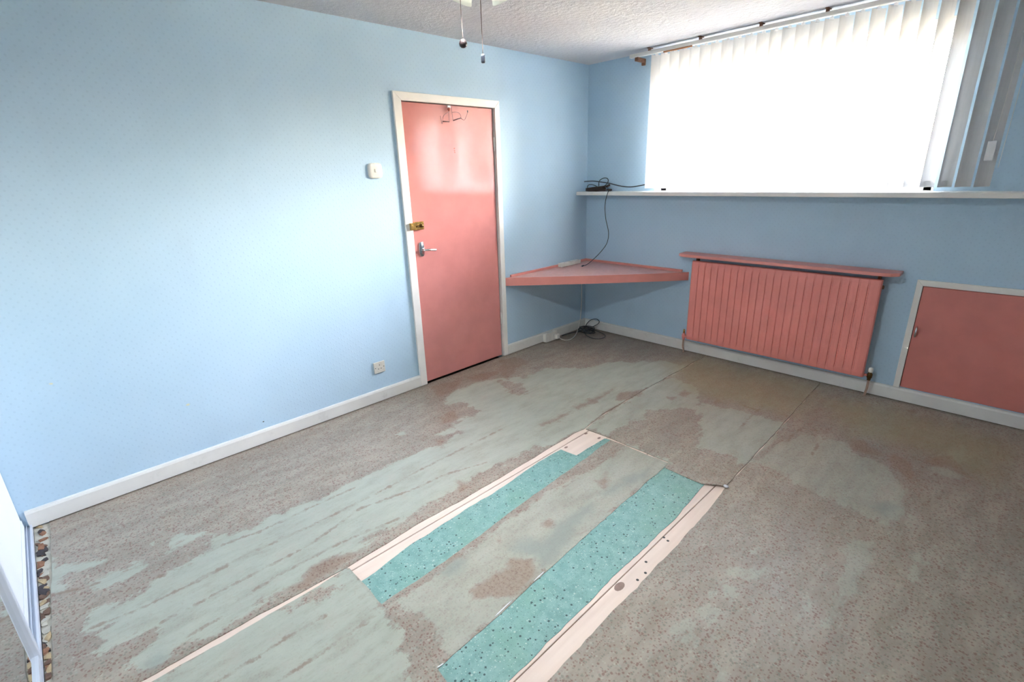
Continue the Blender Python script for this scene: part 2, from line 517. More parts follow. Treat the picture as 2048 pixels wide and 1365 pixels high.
BACK_EDGE = [(1.337,-1.717),(1.523,-1.705),(1.723,-1.706),(1.904,-1.707),(1.915,-1.769),(2.044,-1.775),(2.126,-1.776),(2.169,-1.753),(2.228,-1.749)]
RIGHT_EDGE = [(2.23,-1.753),(2.242,-1.977),(2.244,-2.162),(2.25,-2.283),(2.246,-2.405),(2.254,-2.572),(2.25,-2.655),(2.247,-2.726),(2.254,-2.922),(2.252,-3.004),(2.255,-3.093)]
SEAM_R = [(2.223,-1.72),(2.21,-1.097),(2.185,-0.287),(2.178,-0.039)]
SEAM_B = [(1.337,-1.717),(1.304,-1.511),(1.294,-0.934),(1.301,-0.362)]
WORN = [[(0.92,-4.129),(0.831,-4.088),(0.879,-3.999),(0.849,-3.909),(0.81,-3.722),(0.716,-3.643),(0.758,-3.562),(0.8,-3.504),(0.755,-3.44),(0.772,-3.29),(0.807,-3.135),(0.78,-2.931),(0.789,-2.721),(0.808,-2.581),(0.837,-2.456),(0.795,-2.349),(0.782,-2.268),(0.679,-2.247),(0.67,-2.115),(0.66,-1.997),(0.466,-1.993),(0.41,-2.119),(0.292,-1.981),(0.261,-1.715),(0.323,-1.541),(0.383,-1.489),(0.473,-1.396),(0.472,-1.145),(0.608,-0.997),(0.751,-0.857),(0.805,-0.66),(1.003,-0.457),(1.068,-0.354),(1.301,-0.362),(1.294,-0.934),(1.304,-1.511),(1.322,-1.723),(1.305,-2.008),(1.257,-2.129),(1.236,-2.493),(1.241,-2.699),(1.245,-2.911),(1.267,-3.193),(1.306,-3.214),(1.235,-3.334),(1.225,-3.414),(1.274,-3.472),(1.272,-3.532),(1.289,-3.741),(1.315,-3.828),(1.263,-3.858),(1.25,-3.908),(1.283,-3.93),(1.296,-3.97),(1.259,-3.994),(1.23,-3.99),(1.162,-4.069),(1.174,-4.008),(1.172,-3.962),(1.113,-3.936),(1.089,-3.978),(1.074,-4.028),(1.07,-4.07),(1.09,-4.09),(1.068,-4.099),(1.037,-4.078),(0.995,-4.096),(0.962,-4.043),(0.945,-4.098)],[(0.458,-4.208),(0.351,-4.195),(0.451,-4.173),(0.465,-4.14),(0.498,-4.076),(0.534,-4.02),(0.558,-4.05),(0.513,-4.134),(0.561,-4.187),(0.623,-4.174),(0.595,-4.201)],[(0.67,-4.082),(0.655,-3.997),(0.667,-3.935),(0.679,-3.87),(0.654,-3.723),(0.66,-3.693),(0.69,-3.793),(0.708,-3.885),(0.751,-3.956),(0.73,-4.024),(0.717,-4.074)],[(0.545,-3.863),(0.546,-3.838),(0.594,-3.851)],[(0.603,-3.807),(0.578,-3.734),(0.625,-3.738),(0.637,-3.798)],[(0.703,-2.397),(0.694,-2.331),(0.739,-2.27),(0.779,-2.31),(0.75,-2.373)],[(0.529,-2.557),(0.526,-2.523),(0.56,-2.529),(0.552,-2.564)],[(1.331,-1.7),(1.321,-1.457),(1.294,-0.935),(1.316,-0.622),(1.575,-0.685),(1.72,-0.98),(1.486,-1.25),(1.529,-1.379),(1.471,-1.638),(1.494,-1.691)],[(1.683,-0.893),(1.929,-0.849),(2.222,-0.835),(2.229,-1.174),(2.22,-1.43),(2.183,-1.465),(2.108,-1.414),(1.957,-1.454)],[(1.647,-1.693),(1.918,-1.694),(1.936,-2.378),(1.964,-3.024),(1.977,-3.283),(1.651,-3.249),(1.641,-3.1),(1.625,-2.926),(1.618,-2.703),(1.606,-2.439),(1.605,-2.148)],[(1.33,-4.015),(1.354,-3.358),(1.334,-3.291),(1.454,-3.287),(1.603,-3.296),(1.785,-3.313),(1.811,-3.369),(2.012,-3.386),(2.142,-3.476),(1.425,-4.183)],[(2.259,-1.377),(2.241,-1.146),(2.316,-0.921),(2.521,-0.812),(2.576,-0.946),(2.691,-0.943),(2.795,-1.037),(2.859,-1.179),(2.899,-1.371),(2.849,-1.511),(2.706,-1.504),(2.551,-1.468),(2.395,-1.41)],[(2.757,-1.702),(2.833,-1.685),(2.846,-1.787),(2.844,-1.952),(2.843,-2.063),(2.838,-2.241),(2.806,-2.265),(2.788,-2.185),(2.788,-2.028),(2.785,-1.889),(2.759,-1.783)],[(2.72,-2.238),(2.724,-2.178),(2.751,-2.18),(2.757,-2.228),(2.741,-2.284)],[(2.926,-1.65),(2.973,-1.641),(2.999,-1.675),(2.996,-1.782),(2.986,-1.83),(2.984,-1.746),(2.983,-1.69),(2.959,-1.671)],[(2.468,-2.245),(2.527,-2.174),(2.571,-2.132),(2.569,-2.205),(2.537,-2.255),(2.503,-2.247)],[(2.459,-2.421),(2.476,-2.334),(2.558,-2.307),(2.572,-2.325),(2.53,-2.347),(2.525,-2.377),(2.487,-2.382),(2.471,-2.429)],[(2.462,-2.504),(2.512,-2.456),(2.532,-2.506),(2.54,-2.554),(2.564,-2.578),(2.549,-2.588),(2.511,-2.538),(2.483,-2.531)],[(2.459,-2.654),(2.477,-2.571),(2.499,-2.594),(2.532,-2.604),(2.539,-2.639),(2.505,-2.661),(2.48,-2.681)],[(2.601,-2.666),(2.624,-2.653),(2.659,-2.717),(2.633,-2.742)],[(2.448,-2.092),(2.502,-2.061),(2.57,-2.074),(2.506,-2.097)],[(2.495,-2.146),(2.558,-2.159),(2.562,-2.182),(2.513,-2.166)],[(2.896,-0.829),(2.98,-0.792),(3.047,-0.837),(3.037,-0.885),(2.948,-0.89)],[(2.963,-0.588),(3.021,-0.427),(3.054,-0.572),(3.004,-0.685)]]
TAUPE = [[(1.532,-1.718),(1.642,-1.718),(1.629,-2.097),(1.616,-2.347),(1.609,-2.617),(1.605,-2.816),(1.615,-2.97),(1.634,-3.148),(1.622,-3.231),(1.6,-3.217),(1.601,-2.931),(1.585,-2.703),(1.581,-2.453),(1.548,-2.016)],[(1.605,-3.314),(1.629,-3.248),(1.713,-3.243),(1.824,-3.238),(1.893,-3.253),(1.967,-3.236),(1.98,-3.316)],[(1.862,-3.352),(1.909,-3.32),(2.031,-3.312),(2.05,-3.327),(2.002,-3.374),(1.915,-3.36)],[(1.35,-3.594),(1.355,-3.495),(1.353,-3.386),(1.403,-3.376),(1.43,-3.422),(1.387,-3.559)],[(0.369,-1.541),(0.555,-1.479),(0.735,-1.584),(0.668,-1.645),(0.509,-1.645)]]
BROWN = [[(1.301,-3.211),(1.3,-3.256),(1.299,-3.335),(1.311,-3.406),(1.318,-3.476),(1.273,-3.532),(1.282,-3.466),(1.231,-3.417),(1.237,-3.334)],[(0.066,-1.977),(0.097,-1.865),(0.143,-1.738),(0.238,-1.878),(0.28,-1.972),(0.266,-2.061)],[(0.544,-2.246),(0.506,-2.107),(0.606,-2.147),(0.637,-2.244),(0.617,-2.283)],[(0.135,-1.686),(0.157,-1.545),(0.257,-1.394),(0.283,-1.585),(0.255,-1.697)],[(0.769,-2.445),(0.777,-2.385),(0.819,-2.4),(0.831,-2.458)],[(1.187,-2.613),(1.224,-2.592),(1.274,-2.624),(1.282,-2.667),(1.234,-2.636)],[(0.034,-1.229),(0.129,-1.084),(0.275,-1.113),(0.31,-1.289),(0.412,-1.498),(0.346,-1.477),(0.278,-1.456)],[(1.217,-1.206),(1.201,-1.11),(1.272,-0.978),(1.323,-1.046),(1.291,-1.183),(1.255,-1.237)],[(1.095,-1.545),(1.111,-1.28),(1.116,-1.071),(1.14,-1.142),(1.158,-1.366),(1.143,-1.541)],[(1.079,-1.878),(1.11,-1.705),(1.123,-1.579),(1.146,-1.746),(1.124,-1.871)],[(1.516,-0.873),(1.519,-0.781),(1.569,-0.804),(1.564,-0.895)],[(1.502,-0.972),(1.519,-0.935),(1.548,-0.974),(1.527,-1.003)],[(1.783,-2.809),(1.86,-2.746),(1.932,-2.776),(1.95,-2.914),(1.842,-3.019),(1.808,-3.017),(1.8,-2.913),(1.824,-2.841)],[(1.668,-2.779),(1.672,-2.752),(1.691,-2.768)],[(1.605,-2.99),(1.609,-2.945),(1.625,-2.95),(1.625,-2.992)],[(1.737,-2.126),(1.711,-2.021),(1.775,-2.075),(1.795,-2.149)],[(1.757,-2.552),(1.752,-2.519),(1.788,-2.523),(1.784,-2.563)],[(2.54,-0.8),(2.57,-0.741),(2.613,-0.762),(2.697,-0.841),(2.7,-0.879),(2.617,-0.915),(2.563,-0.881)],[(2.743,-0.899),(2.763,-0.821),(2.813,-0.834),(2.868,-0.952),(2.87,-1.054),(2.824,-1.019)],[(2.854,-0.796),(2.922,-0.674),(2.965,-0.649),(3.018,-0.73),(3.068,-0.817),(3.025,-0.805),(2.97,-0.774),(2.92,-0.806)],[(1.741,-0.841),(1.76,-0.761),(1.794,-0.793),(1.769,-0.856)],[(2.712,-0.117),(2.742,-0.09),(2.748,-0.127),(2.723,-0.149)],[(3.064,-0.112),(3.091,-0.087),(3.089,-0.134)]]
LINES = [[(0.935,-4.102),(0.963,-3.935),(0.965,-3.649),(0.955,-3.756),(0.954,-3.588),(0.967,-3.406),(0.974,-3.255),(0.973,-2.903),(0.959,-2.642),(0.956,-2.072)],[(1.094,-3.915),(1.095,-3.798),(1.091,-3.634),(1.096,-3.36),(1.025,-3.077),(1.082,-2.83),(1.095,-2.631),(1.172,-2.384)],[(1.238,-3.861),(1.231,-3.83),(1.231,-3.751)],[(1.184,-3.618),(1.174,-3.53),(1.183,-3.249),(1.226,-2.995)],[(0.809,-3.635),(0.839,-3.477),(0.839,-3.283),(0.846,-3.021)],[(0.617,-4.198),(0.676,-4.095),(0.68,-4.053)],[(1.498,-3.855),(1.5,-3.736),(1.498,-3.592),(1.505,-3.477)],[(1.637,-3.698),(1.641,-3.568),(1.639,-3.356)],[(2.03,-1.094),(2.014,-0.81),(2.017,-0.653)],[(1.883,-0.753),(2.002,-0.764),(2.078,-0.771)],[(2.277,-0.835),(2.421,-0.784),(2.442,-0.844),(2.424,-0.965),(2.436,-1.11)],[(2.298,-0.816),(2.287,-0.954),(2.294,-1.056)],[(1.324,-1.671),(1.3,-1.514),(1.301,-1.339),(1.3,-1.197),(1.294,-0.935)],[(0.823,-3.876),(0.826,-3.853)]]
SMUDGE = [[(1.733,-2.761),(1.751,-2.665),(1.823,-2.642),(1.789,-2.497),(1.805,-2.271),(1.855,-2.306),(1.899,-2.536),(1.941,-2.689),(1.931,-2.759),(1.85,-2.736),(1.765,-2.785)],[(1.8,-2.189),(1.809,-1.995),(1.858,-1.833),(1.897,-1.897),(1.86,-2.072),(1.831,-2.189)],[(1.64,-3.057),(1.635,-2.972),(1.667,-2.941),(1.7,-3.009),(1.686,-3.052)],[(1.254,-3.993),(1.236,-3.949),(1.269,-3.931),(1.291,-3.969)],[(2.751,-1.416),(2.818,-1.319),(2.864,-1.342),(2.852,-1.439),(2.802,-1.455)]]
OLIVE = [[(1.129,-0.378),(1.288,-0.085),(1.78,-0.096),(2.197,-0.106),(2.233,-0.65),(2.046,-0.723),(1.767,-0.77),(1.512,-0.775)],[(2.258,-0.329),(2.517,-0.199),(2.922,-0.201),(3.227,-0.308),(3.136,-0.778),(2.863,-0.645),(2.568,-0.69)]]
SCRAPS = [('rust',[(0.19,-4.225),(0.193,-4.207),(0.25,-4.206),(0.237,-4.226)]),('black',[(0.252,-4.234),(0.229,-4.211),(0.302,-4.201),(0.283,-4.231)]),('rust',[(0.33,-4.235),(0.338,-4.207),(0.378,-4.211),(0.383,-4.234)]),('black',[(0.399,-4.24),(0.403,-4.215),(0.454,-4.228),(0.447,-4.241)]),('rust',[(0.434,-4.227),(0.433,-4.214),(0.469,-4.22),(0.461,-4.231)]),('amber',[(0.475,-4.234),(0.496,-4.207),(0.53,-4.214),(0.491,-4.232)]),('black',[(0.556,-4.246),(0.548,-4.228),(0.574,-4.199),(0.61,-4.212),(0.582,-4.245)]),('brown',[(0.64,-4.248),(0.633,-4.202),(0.659,-4.203),(0.665,-4.247)]),('brown',[(0.721,-4.249),(0.704,-4.238),(0.724,-4.224),(0.759,-4.218),(0.773,-4.248)]),('amber',[(0.871,-4.229),(0.84,-4.209),(0.877,-4.209),(0.893,-4.218)]),('black',[(0.88,-4.256),(0.872,-4.248),(0.911,-4.222),(0.911,-4.233)]),('brown',[(0.845,-4.255),(0.862,-4.248),(0.885,-4.251),(0.875,-4.256)]),('black',[(0.921,-4.254),(0.934,-4.215),(0.948,-4.213),(0.939,-4.248)]),('rust',[(0.953,-4.242),(0.939,-4.227),(0.968,-4.213),(0.967,-4.23)]),('brown',[(0.995,-4.242),(0.987,-4.217),(1.012,-4.216),(1.012,-4.239)]),('rust',[(1.01,-4.241),(1.017,-4.216),(1.032,-4.219),(1.035,-4.241)])]
NAILS = [(2.183,-2.251),(2.206,-2.258),(2.204,-2.43),(2.234,-2.483),(2.231,-2.536)]
KNOT = [(2.199,-2.612)]
KNOTS2 = [(1.374,-1.755),(1.466,-1.746),(1.389,-1.962)]

# ------------------------------------------------------------------ the room shell
# floor: dark subfloor with the boards that the opened-up lino lays bare
floor = struct(box('floor', (-0.11, YF, -0.08), (XR, 0.0, -0.030), M['slab']), 'bare timber floor under the torn old lino')
_edges = [1.2305, 1.366, 1.5015, 1.637, 1.7725, 1.908, 2.0435, 2.1775, 2.314]
_bl, _bw = YF + 0.005, 0.1305
_bd = bmesh.new(); add_box(_bd, (0, _bl, -0.0295), (_bw, -0.002, -0.004), 0.0015, 1)
_b0 = None
for i, x in enumerate(_edges[:-1]):
    if _b0 is None:
        _b0 = bm_obj('floorboard', _bd, M['wood_pink'], floor, origin=(0, 0, -0.03)); o = _b0
    else:
        o = _b0.copy(); col.objects.link(o)
    o.parent = floor
    o.location = Vector((x + 0.0025, 0, -0.03)) - wloc(floor)
for i, (x, y) in enumerate(NAILS):
    lathe('nail_head', [(0, 0.0006), (0.0055, 0.0004), (0.006, 0)], (x, y, -0.004), M['hole'], floor, seg=10)
for (x, y), rr in zip(KNOT + KNOTS2, (0.016, 0.008, 0.008, 0.008)):
    bm = bmesh.new(); add_lathe(bm, [(0, 0.0005), (rr * 0.7, 0.0004), (rr, 0)], (x, y, -0.004), seg=12)
    for v in bm.verts: v.co.y = y + (v.co.y - y) * 1.7
    bm_obj('wood_knot', bm, paint('knot_%d' % int(x * 1000), (142, 118, 106), 0.8, 0.1, 60), floor, True)

# wall with the door (x = 0)
DY0, DY1, DZ = -1.985, -1.148, 2.004       # opening
bm = bmesh.new()
add_box(bm, (-0.12, YF - 0.05, -0.1), (0, DY0, H)); add_box(bm, (-0.12, DY1, -0.1), (0, 0.0, H)); add_box(bm, (-0.12, DY0, DZ), (0, DY1, H)); add_box(bm, (-0.22, DY0 - 0.05, -0.1), (-0.1201, DY1 + 0.05, DZ + 0.05))  # last box: unseen slab added behind the door to stop light leaks
wall_left = struct(bm_obj('wall_left', bm, M['wall']), 'pale blue embossed wallpaper wall with the coral door')
# wall with the window (y = 0)
WX0, WX1, WZ0, WZ1 = 0.715, 2.565, 1.315, 2.262
CX0, CX1, CZ0, CZ1 = 2.618, 3.47, 0.099, 0.784  # cupboard recess
bm = bmesh.new()
add_box(bm, (-0.12, 0, -0.1), (WX0, 0.28, H)); add_box(bm, (WX1, 0, CZ1), (XR, 0.28, H)); add_box(bm, (WX0, 0, WZ1), (WX1, 0.28, H))
add_box(bm, (WX0, 0, -0.1), (WX1, 0.28, WZ0)); add_box(bm, (WX1, 0, -0.1), (CX0, 0.28, CZ1)); add_box(bm, (CX0, 0, -0.1), (CX1, 0.28, CZ0)); add_box(bm, (CX1, 0, -0.1), (XR, 0.28, CZ1))
wall_back = struct(bm_obj('wall_back', bm, M['wall']), 'pale blue wallpaper wall below and around the window')
struct(box('wall_right', (XR, YF - 0.05, -0.1), (XR + 0.1, 0.28, H), M['plain_wall']), 'white wall on the right side of the room')
struct(box('wall_front', (-0.12, YF - 0.1, -0.1), (XR + 0.1, YF, H), M['plain_wall']), 'wall behind the sliding wardrobe')
struct(box('ceiling', (-0.12, YF - 0.1, H), (XR + 0.1, 0.28, H + 0.08), M['ceiling']), 'white textured plaster ceiling')
struct(box('ground_outside', (-30, 0.4, -3.1), (30, 60, -3.0), M['ground']), 'ground outside the window')

# paper chips missing from the wallpaper
def chip(y, z, w, h, mat):
    n = 9; vs_ = []
    for k in range(n):
        a = 2 * math.pi * k / n; q = random.uniform(0.65, 1.1)
        vs_.append((0.0008, y + w * q * math.cos(a), z + h * q * math.sin(a)))
    vs2 = [(0.0001, b, c) for _, b, c in vs_]
    mesh_obj('paper_chip', vs_ + vs2, [list(range(n))] + [(k, (k + 1) % n, n + (k + 1) % n, n + k) for k in range(n)], mat, wall_left)
chip(-3.511, 0.379, 0.012, 0.007, M['card']); chip(-4.006, 0.666, 0.008, 0.005, M['card']); chip(-3.16, 0.137, 0.006, 0.004, M['hole'])

# skirting boards
def skirting(name, axis, a, b, label):
    prof = [(0, 0.006), (0.018, 0.006), (0.018, 0.078), (0.013, 0.089), (0.0, 0.092)]
    bm = bmesh.new()
    if axis == 'y': add_prism(bm, prof and [(p[0], p[1]) for p in prof], a, b, 'y')
    else: add_prism(bm, [(-p[0], p[1]) for p in prof], a, b, 'x')
    return struct(bm_obj(name, bm, M['skirting']), label)
skirting('baseboard_left', 'y', -4.245, -2.034, 'white skirting board running left of the door')
skirting('baseboard_corner', 'y', -1.112, 0.0, 'short white skirting board between door and corner')
skirting('baseboard_back', 'x', 0.018, XR, 'white skirting board under the window wall')
skirting_r = bmesh.new(); add_prism(skirting_r, [(XR, 0.006), (XR - 0.018, 0.006), (XR - 0.018, 0.09), (XR, 0.092)], YF, -0.018, 'y')
struct(bm_obj('baseboard_right', skirting_r, M['skirting']), 'white skirting board on the right wall')

# ------------------------------------------------------------------ window behind the blind
win = struct_root('window_1', (1.66, 0.11, WZ0), 'white framed window behind the vertical blind')
bm = bmesh.new()
fy0, fy1, fw = 0.09, 0.15, 0.06
for lo, hi in (((WX0, fy0, WZ0), (WX0 + fw, fy1, WZ1)), ((WX1 - fw, fy0, WZ0), (WX1, fy1, WZ1)), ((WX0, fy0, WZ0), (WX1, fy1, WZ0 + 0.10)), ((WX0, fy0, WZ1 - fw), (WX1, fy1, WZ1))):
    add_box(bm, lo, hi)
bm_obj('window_frame', bm, M['upvc'], win)
_mx = [WX0 + fw, 1.345, 1.975, WX1 - fw]
for x in _mx[1:3]:
    box('mullion', (x - 0.028, fy0 - 0.005, WZ0 + 0.10), (x + 0.028, fy1, WZ1 - fw), M['upvc'], win)
for a, b in zip(_mx, _mx[1:]):
    a2 = a + (0.028 if a != _mx[0] else 0); b2 = b - (0.028 if b != _mx[-1] else 0)
    box('pane', (a2 - 0.004, 0.118, WZ0 + 0.096), (b2 + 0.004, 0.122, WZ1 - fw + 0.004), M['glass'], win)
_h = box('window_handle', (1.967, 0.055, 1.70), (1.983, 0.088, 1.72), M['chrome'], win, 0.003)
box('handle_lever', (1.969, 0.045, 1.61), (1.981, 0.058, 1.72), M['chrome'], _h, 0.003)
bm = bmesh.new()
for lo, hi in (((WX0 - 0.0, 0.002, WZ1 - 0.012), (WX1, 0.09, WZ1 - 0.001)), ((WX0 + 0.001, 0.002, WZ0 + 0.03), (WX0 + 0.012, 0.09, WZ1)), ((WX1 - 0.012, 0.002, WZ0 + 0.03), (WX1 - 0.001, 0.09, WZ1))):
    add_box(bm, lo, hi)
bm_obj('reveal_lining', bm, M['white_gloss'], win)

# long white window shelf
sh = box('window_shelf', (0.001, -0.162, 1.313), (XR - 0.002, 0.09, 1.344), M['white_gloss'], None, 0.004)
tag(sh, 'long white painted window shelf running under the vertical blind', 'shelf')

# ------------------------------------------------------------------ door, frame
trim = struct_root('trim_1', (0, -1.57, 0), 'white painted door frame around the coral door')
def leg_prism(name, pts):
    bm = bmesh.new(); add_prism(bm, pts, 0.0005, 0.018, 'x', 0.003); return bm_obj(name, bm, M['white_gloss'], trim)
leg_prism('architrave', [(-2.034, 0.004), (-1.975, 0.004), (-1.975, 1.993), (-2.034, 2.045)])
leg_prism('architrave', [(-1.160, 0.004), (-1.112, 0.004), (-1.112, 2.045), (-1.160, 1.993)])
leg_prism('architrave', [(-2.034, 2.045), (-1.975, 1.993), (-1.160, 1.993), (-1.112, 2.045)])
bm = bmesh.new()
add_box(bm, (-0.115, DY0, 0.0), (0.0004, -1.9745, DZ)); add_box(bm, (-0.115, -1.1605, 0.0), (0.0004, DY1, DZ)); add_box(bm, (-0.115, -1.9745, 1.994), (0.0004, -1.1605, DZ))
bm_obj('door_lining', bm, M['white_gloss'], trim)
door = struct_root('door_1', (0, -1.57, 0), 'flat coral painted door with brass night latch and chrome lever handle')
box('leaf', (-0.046, -1.971, 0.014), (-0.004, -1.169, 1.989), M['coral_gloss'], door, 0.002, 1)
# night latch
nl = box('night_latch', (-0.004, -1.962, 1.168), (0.022, -1.886, 1.224), M['brass'], door, 0.003)
lathe('latch_knob', [(0, 0.012), (0.010, 0.012), (0.012, 0.008), (0.011, 0)], (0.022, -1.908, 1.194), M['dark_brass'], nl, axis=(1, 0, 0), seg=16)
box('latch_slide', (0.022, -1.948, 1.188), (0.027, -1.922, 1.198), M['dark_brass'], nl, 0.002)
box('latch_keep', (0.018, -2.004, 1.172), (0.040, -1.972, 1.220), M['brass'], trim, 0.003)
# lever handle
hp = bmesh.new()
pl = [(-1.932 + 0.003, 0.985)] 
ring = []
for k in range(24):
    a = 2 * math.pi * k / 24
    cy, cz = -1.909, 1.029
    yy, zz = math.cos(a), math.sin(a)
    ring.append((cy + 0.022 * math.copysign(abs(yy) ** 0.7, yy), cz + 0.053 * math.copysign(abs(zz) ** 0.75, zz)))
add_prism(hp, ring, -0.004, 0.004, 'x', 0.002)
plate = bm_obj('handle_plate', hp, M['chrome'], door, True)
tube('lever', [(0.004, -1.909, 1.026), (0.030, -1.909, 1.026), (0.045, -1.903, 1.026), (0.048, -1.88, 1.025), (0.046, -1.85, 1.021), (0.043, -1.818, 1.017)], 0.0085, M['chrome'], plate, 10)
for z0, z1 in ((1.69, 1.79), (0.30, 0.40)):
    hg = bmesh.new(); add_tube(hg, [(0.002, -1.1665, z0), (0.002, -1.1665, z1)], 0.0055, 10)
    bm_obj('hinge', hg, M['white_gloss'], door, True)
for z, w in ((1.707, 0.006), (1.692, 0.005), (1.681, 0.006)):
    n = 8; pts = [(-0.0035, -1.552 + random.uniform(-.002, .004) + w * math.cos(k * math.pi / 4) * random.uniform(.7, 1.1), z + w * 0.8 * math.sin(k * math.pi / 4)) for k in range(n)]
    mesh_obj('paint_scrape', pts + [(-0.0042, b, c) for _, b, c in pts], [list(range(n))] + [(k, (k + 1) % n, n + (k + 1) % n, n + k) for k in range(n)], M['mark_red'], door)

# over-door wire hook
hk = thing('over_door_hook', 'thin wire coat hook hanging over the top of the coral door', 'coat hook', (0.0, -1.57, 1.86))
box('hanging_tab', (-0.0035, -1.592, 1.972), (0.004, -1.566, 1.988), M['label'], hk, 0.001, 1)
lathe('red_ball', [(0, -0.012), (0.007, -0.009), (0.010, 0), (0.007, 0.009), (0, 0.012)], (0.012, -1.590, 1.962), M['mark_red'], hk, seg=12)
hkm = paint('pink_brown_wire', (140, 98, 98), 0.4, 0.1, 60); hkb = paint('brown_hook_bar', (98, 60, 60), 0.4, 0.1, 60)
tube('wire_loop', [(0.006, -1.588, 1.952), (0.012, -1.594, 1.881), (0.016, -1.654, 1.881), (0.014, -1.647, 1.907), (0.012, -1.634, 1.923), (0.010, -1.606, 1.938), (0.008, -1.590, 1.942)], 0.0017, hkm, hk, 6, 1)
tube('hook_bar', [(0.016, -1.654, 1.881), (0.014, -1.596, 1.881)], 0.0035, hkb, hk, 8, 1)
tube('wire_loop', [(0.006, -1.562, 1.975), (0.008, -1.562, 1.942), (0.012, -1.559, 1.890), (0.014, -1.488, 1.910), (0.012, -1.486, 1.929), (0.010, -1.501, 1.944), (0.008, -1.528, 1.948), (0.008, -1.560, 1.943)], 0.0017, hkm, hk, 6, 1)
tube('hook_bar', [(0.014, -1.559, 1.890), (0.014, -1.488, 1.910)], 0.0035, hkb, hk, 8, 1)
tube('hook_end', [(0.014, -1.488, 1.910), (0.022, -1.467, 1.895), (0.034, -1.455, 1.919), (0.036, -1.442, 1.947), (0.036, -1.441, 1.957)], 0.0017, hkm, hk, 6, 2)
lathe('hook_tip', [(0, -0.009), (0.003, -0.007), (0.0035, 0.006), (0, 0.008)], (0.036, -1.4415, 1.953), M['pull_bar'], hk, seg=10)
tube('hook_end', [(0.016, -1.654, 1.881), (0.024, -1.666, 1.864), (0.034, -1.679, 1.892), (0.036, -1.684, 1.912)], 0.0017, hkm, hk, 6, 2)


# ------------------------------------------------------------------ switch and sockets
sw = thing('light_switch', 'white rounded light switch on the blue wall left of the door', 'light switch', (0, -2.213, 1.52))
bm = bmesh.new()
ring = []
for k in range(32):
    a = 2 * math.pi * k / 32; c, s = math.cos(a), math.sin(a)
    ring.append((-2.213 + 0.049 * math.copysign(abs(c) ** 0.45, c), 1.567 + 0.047 * math.copysign(abs(s) ** 0.45, s)))
layers = [(0.0003, 1.0), (0.010, 1.0), (0.015, 0.92), (0.018, 0.75), (0.0195, 0.45)]
vsr = []
for x, q in layers:
    vsr.append([bm.verts.new((x, -2.213 + (y + 2.213) * q, 1.567 + (z - 1.567) * q)) for y, z in ring])
for a, b in zip(vsr, vsr[1:]):
    for k in range(32): bm.faces.new((a[k], a[(k + 1) % 32], b[(k + 1) % 32], b[k]))
bm.faces.new(vsr[-1])
bm_obj('switch_plate', bm, M['switch'], sw, True)
box('rocker', (0.018, -2.222, 1.556), (0.0235, -2.208, 1.578), M['switch'], sw, 0.002)
for y in (-2.243, -2.196): lathe('screw', [(0, 0.002), (0.003, 0.0016), (0.0035, 0)], (0.0165, y, 1.563), M['socket'], sw, axis=(1, 0, 0), seg=10)

so = thing('wall_socket', 'single square power socket low on the wall left of the door', 'socket', (0, -2.355, 0.214))
box('face_plate', (0.0003, -2.398, 0.214), (0.011, -2.312, 0.296), M['socket'], so, 0.003)
for y0, z0, w, h in ((-2.3575, 0.268, 0.005, 0.009), (-2.3695, 0.243, 0.008, 0.005), (-2.3485, 0.243, 0.008, 0.005)):
    box('pin_slot', (0.0105, y0, z0), (0.0114, y0 + w, z0 + h), M['hole'], so)
for y in (-2.388, -2.322): lathe('screw', [(0, 0.001), (0.003, 0.0008), (0.0035, 0)], (0.011, y, 0.255), M['hole'], so, axis=(1, 0, 0), seg=8)

sk = thing('skirting_socket', 'white surface mounted socket box on the skirting under the corner shelf', 'socket', (0.03, -0.58, 0))
box('back_box', (0.0185, -0.656, 0.004), (0.058, -0.500, 0.088), M['switch'], sk, 0.003)
for y in (-0.615, -0.545): box('rocker', (0.057, y - 0.006, 0.062), (0.0605, y + 0.006, 0.078), M['switch'], sk, 0.001)
pg = thing('plug_and_lead', 'white plug and flex trailing from the skirting socket up into the corner', 'cable', (0.075, -0.515, 0.0))
box('plug', (0.0585, -0.542, 0.018), (0.094, -0.498, 0.062), M['switch'], pg, 0.006)
tube('flex', [(0.078, -0.500, 0.025), (0.10, -0.485, 0.006), (0.150, -0.480, 0.005), (0.165, -0.42, 0.005), (0.135, -0.33, 0.005), (0.085, -0.24, 0.005), (0.045, -0.16, 0.03), (0.030, -0.115, 0.10), (0.018, -0.085, 0.22), (0.016, -0.078, 0.36), (0.020, -0.085, 0.50), (0.016, -0.085, 0.621)], 0.0042, M['white_cord'], pg, 8)

# ------------------------------------------------------------------ corner shelf
cs = thing('corner_shelf', 'triangular coral corner shelf with raised back edges between door and radiator', 'shelf', (0.35, -0.35, 0.622))
def tri(s=0.0):
    p = [(0.001, -0.001), (0.001, -1.098)]
    for k in range(1, 10):
        t = k / 10; q = 0.018 * 4 * t * (1 - t)
        p.append((0.001 + 1.077 * t + q * 0.707, -1.098 + 1.097 * t - q * 0.707))
    p.append((1.078, -0.001)); return p
bm = bmesh.new(); add_prism(bm, tri(), 0.664, 0.687, 'z')
bm_obj('shelf_top', bm, M['coral_top'], cs)
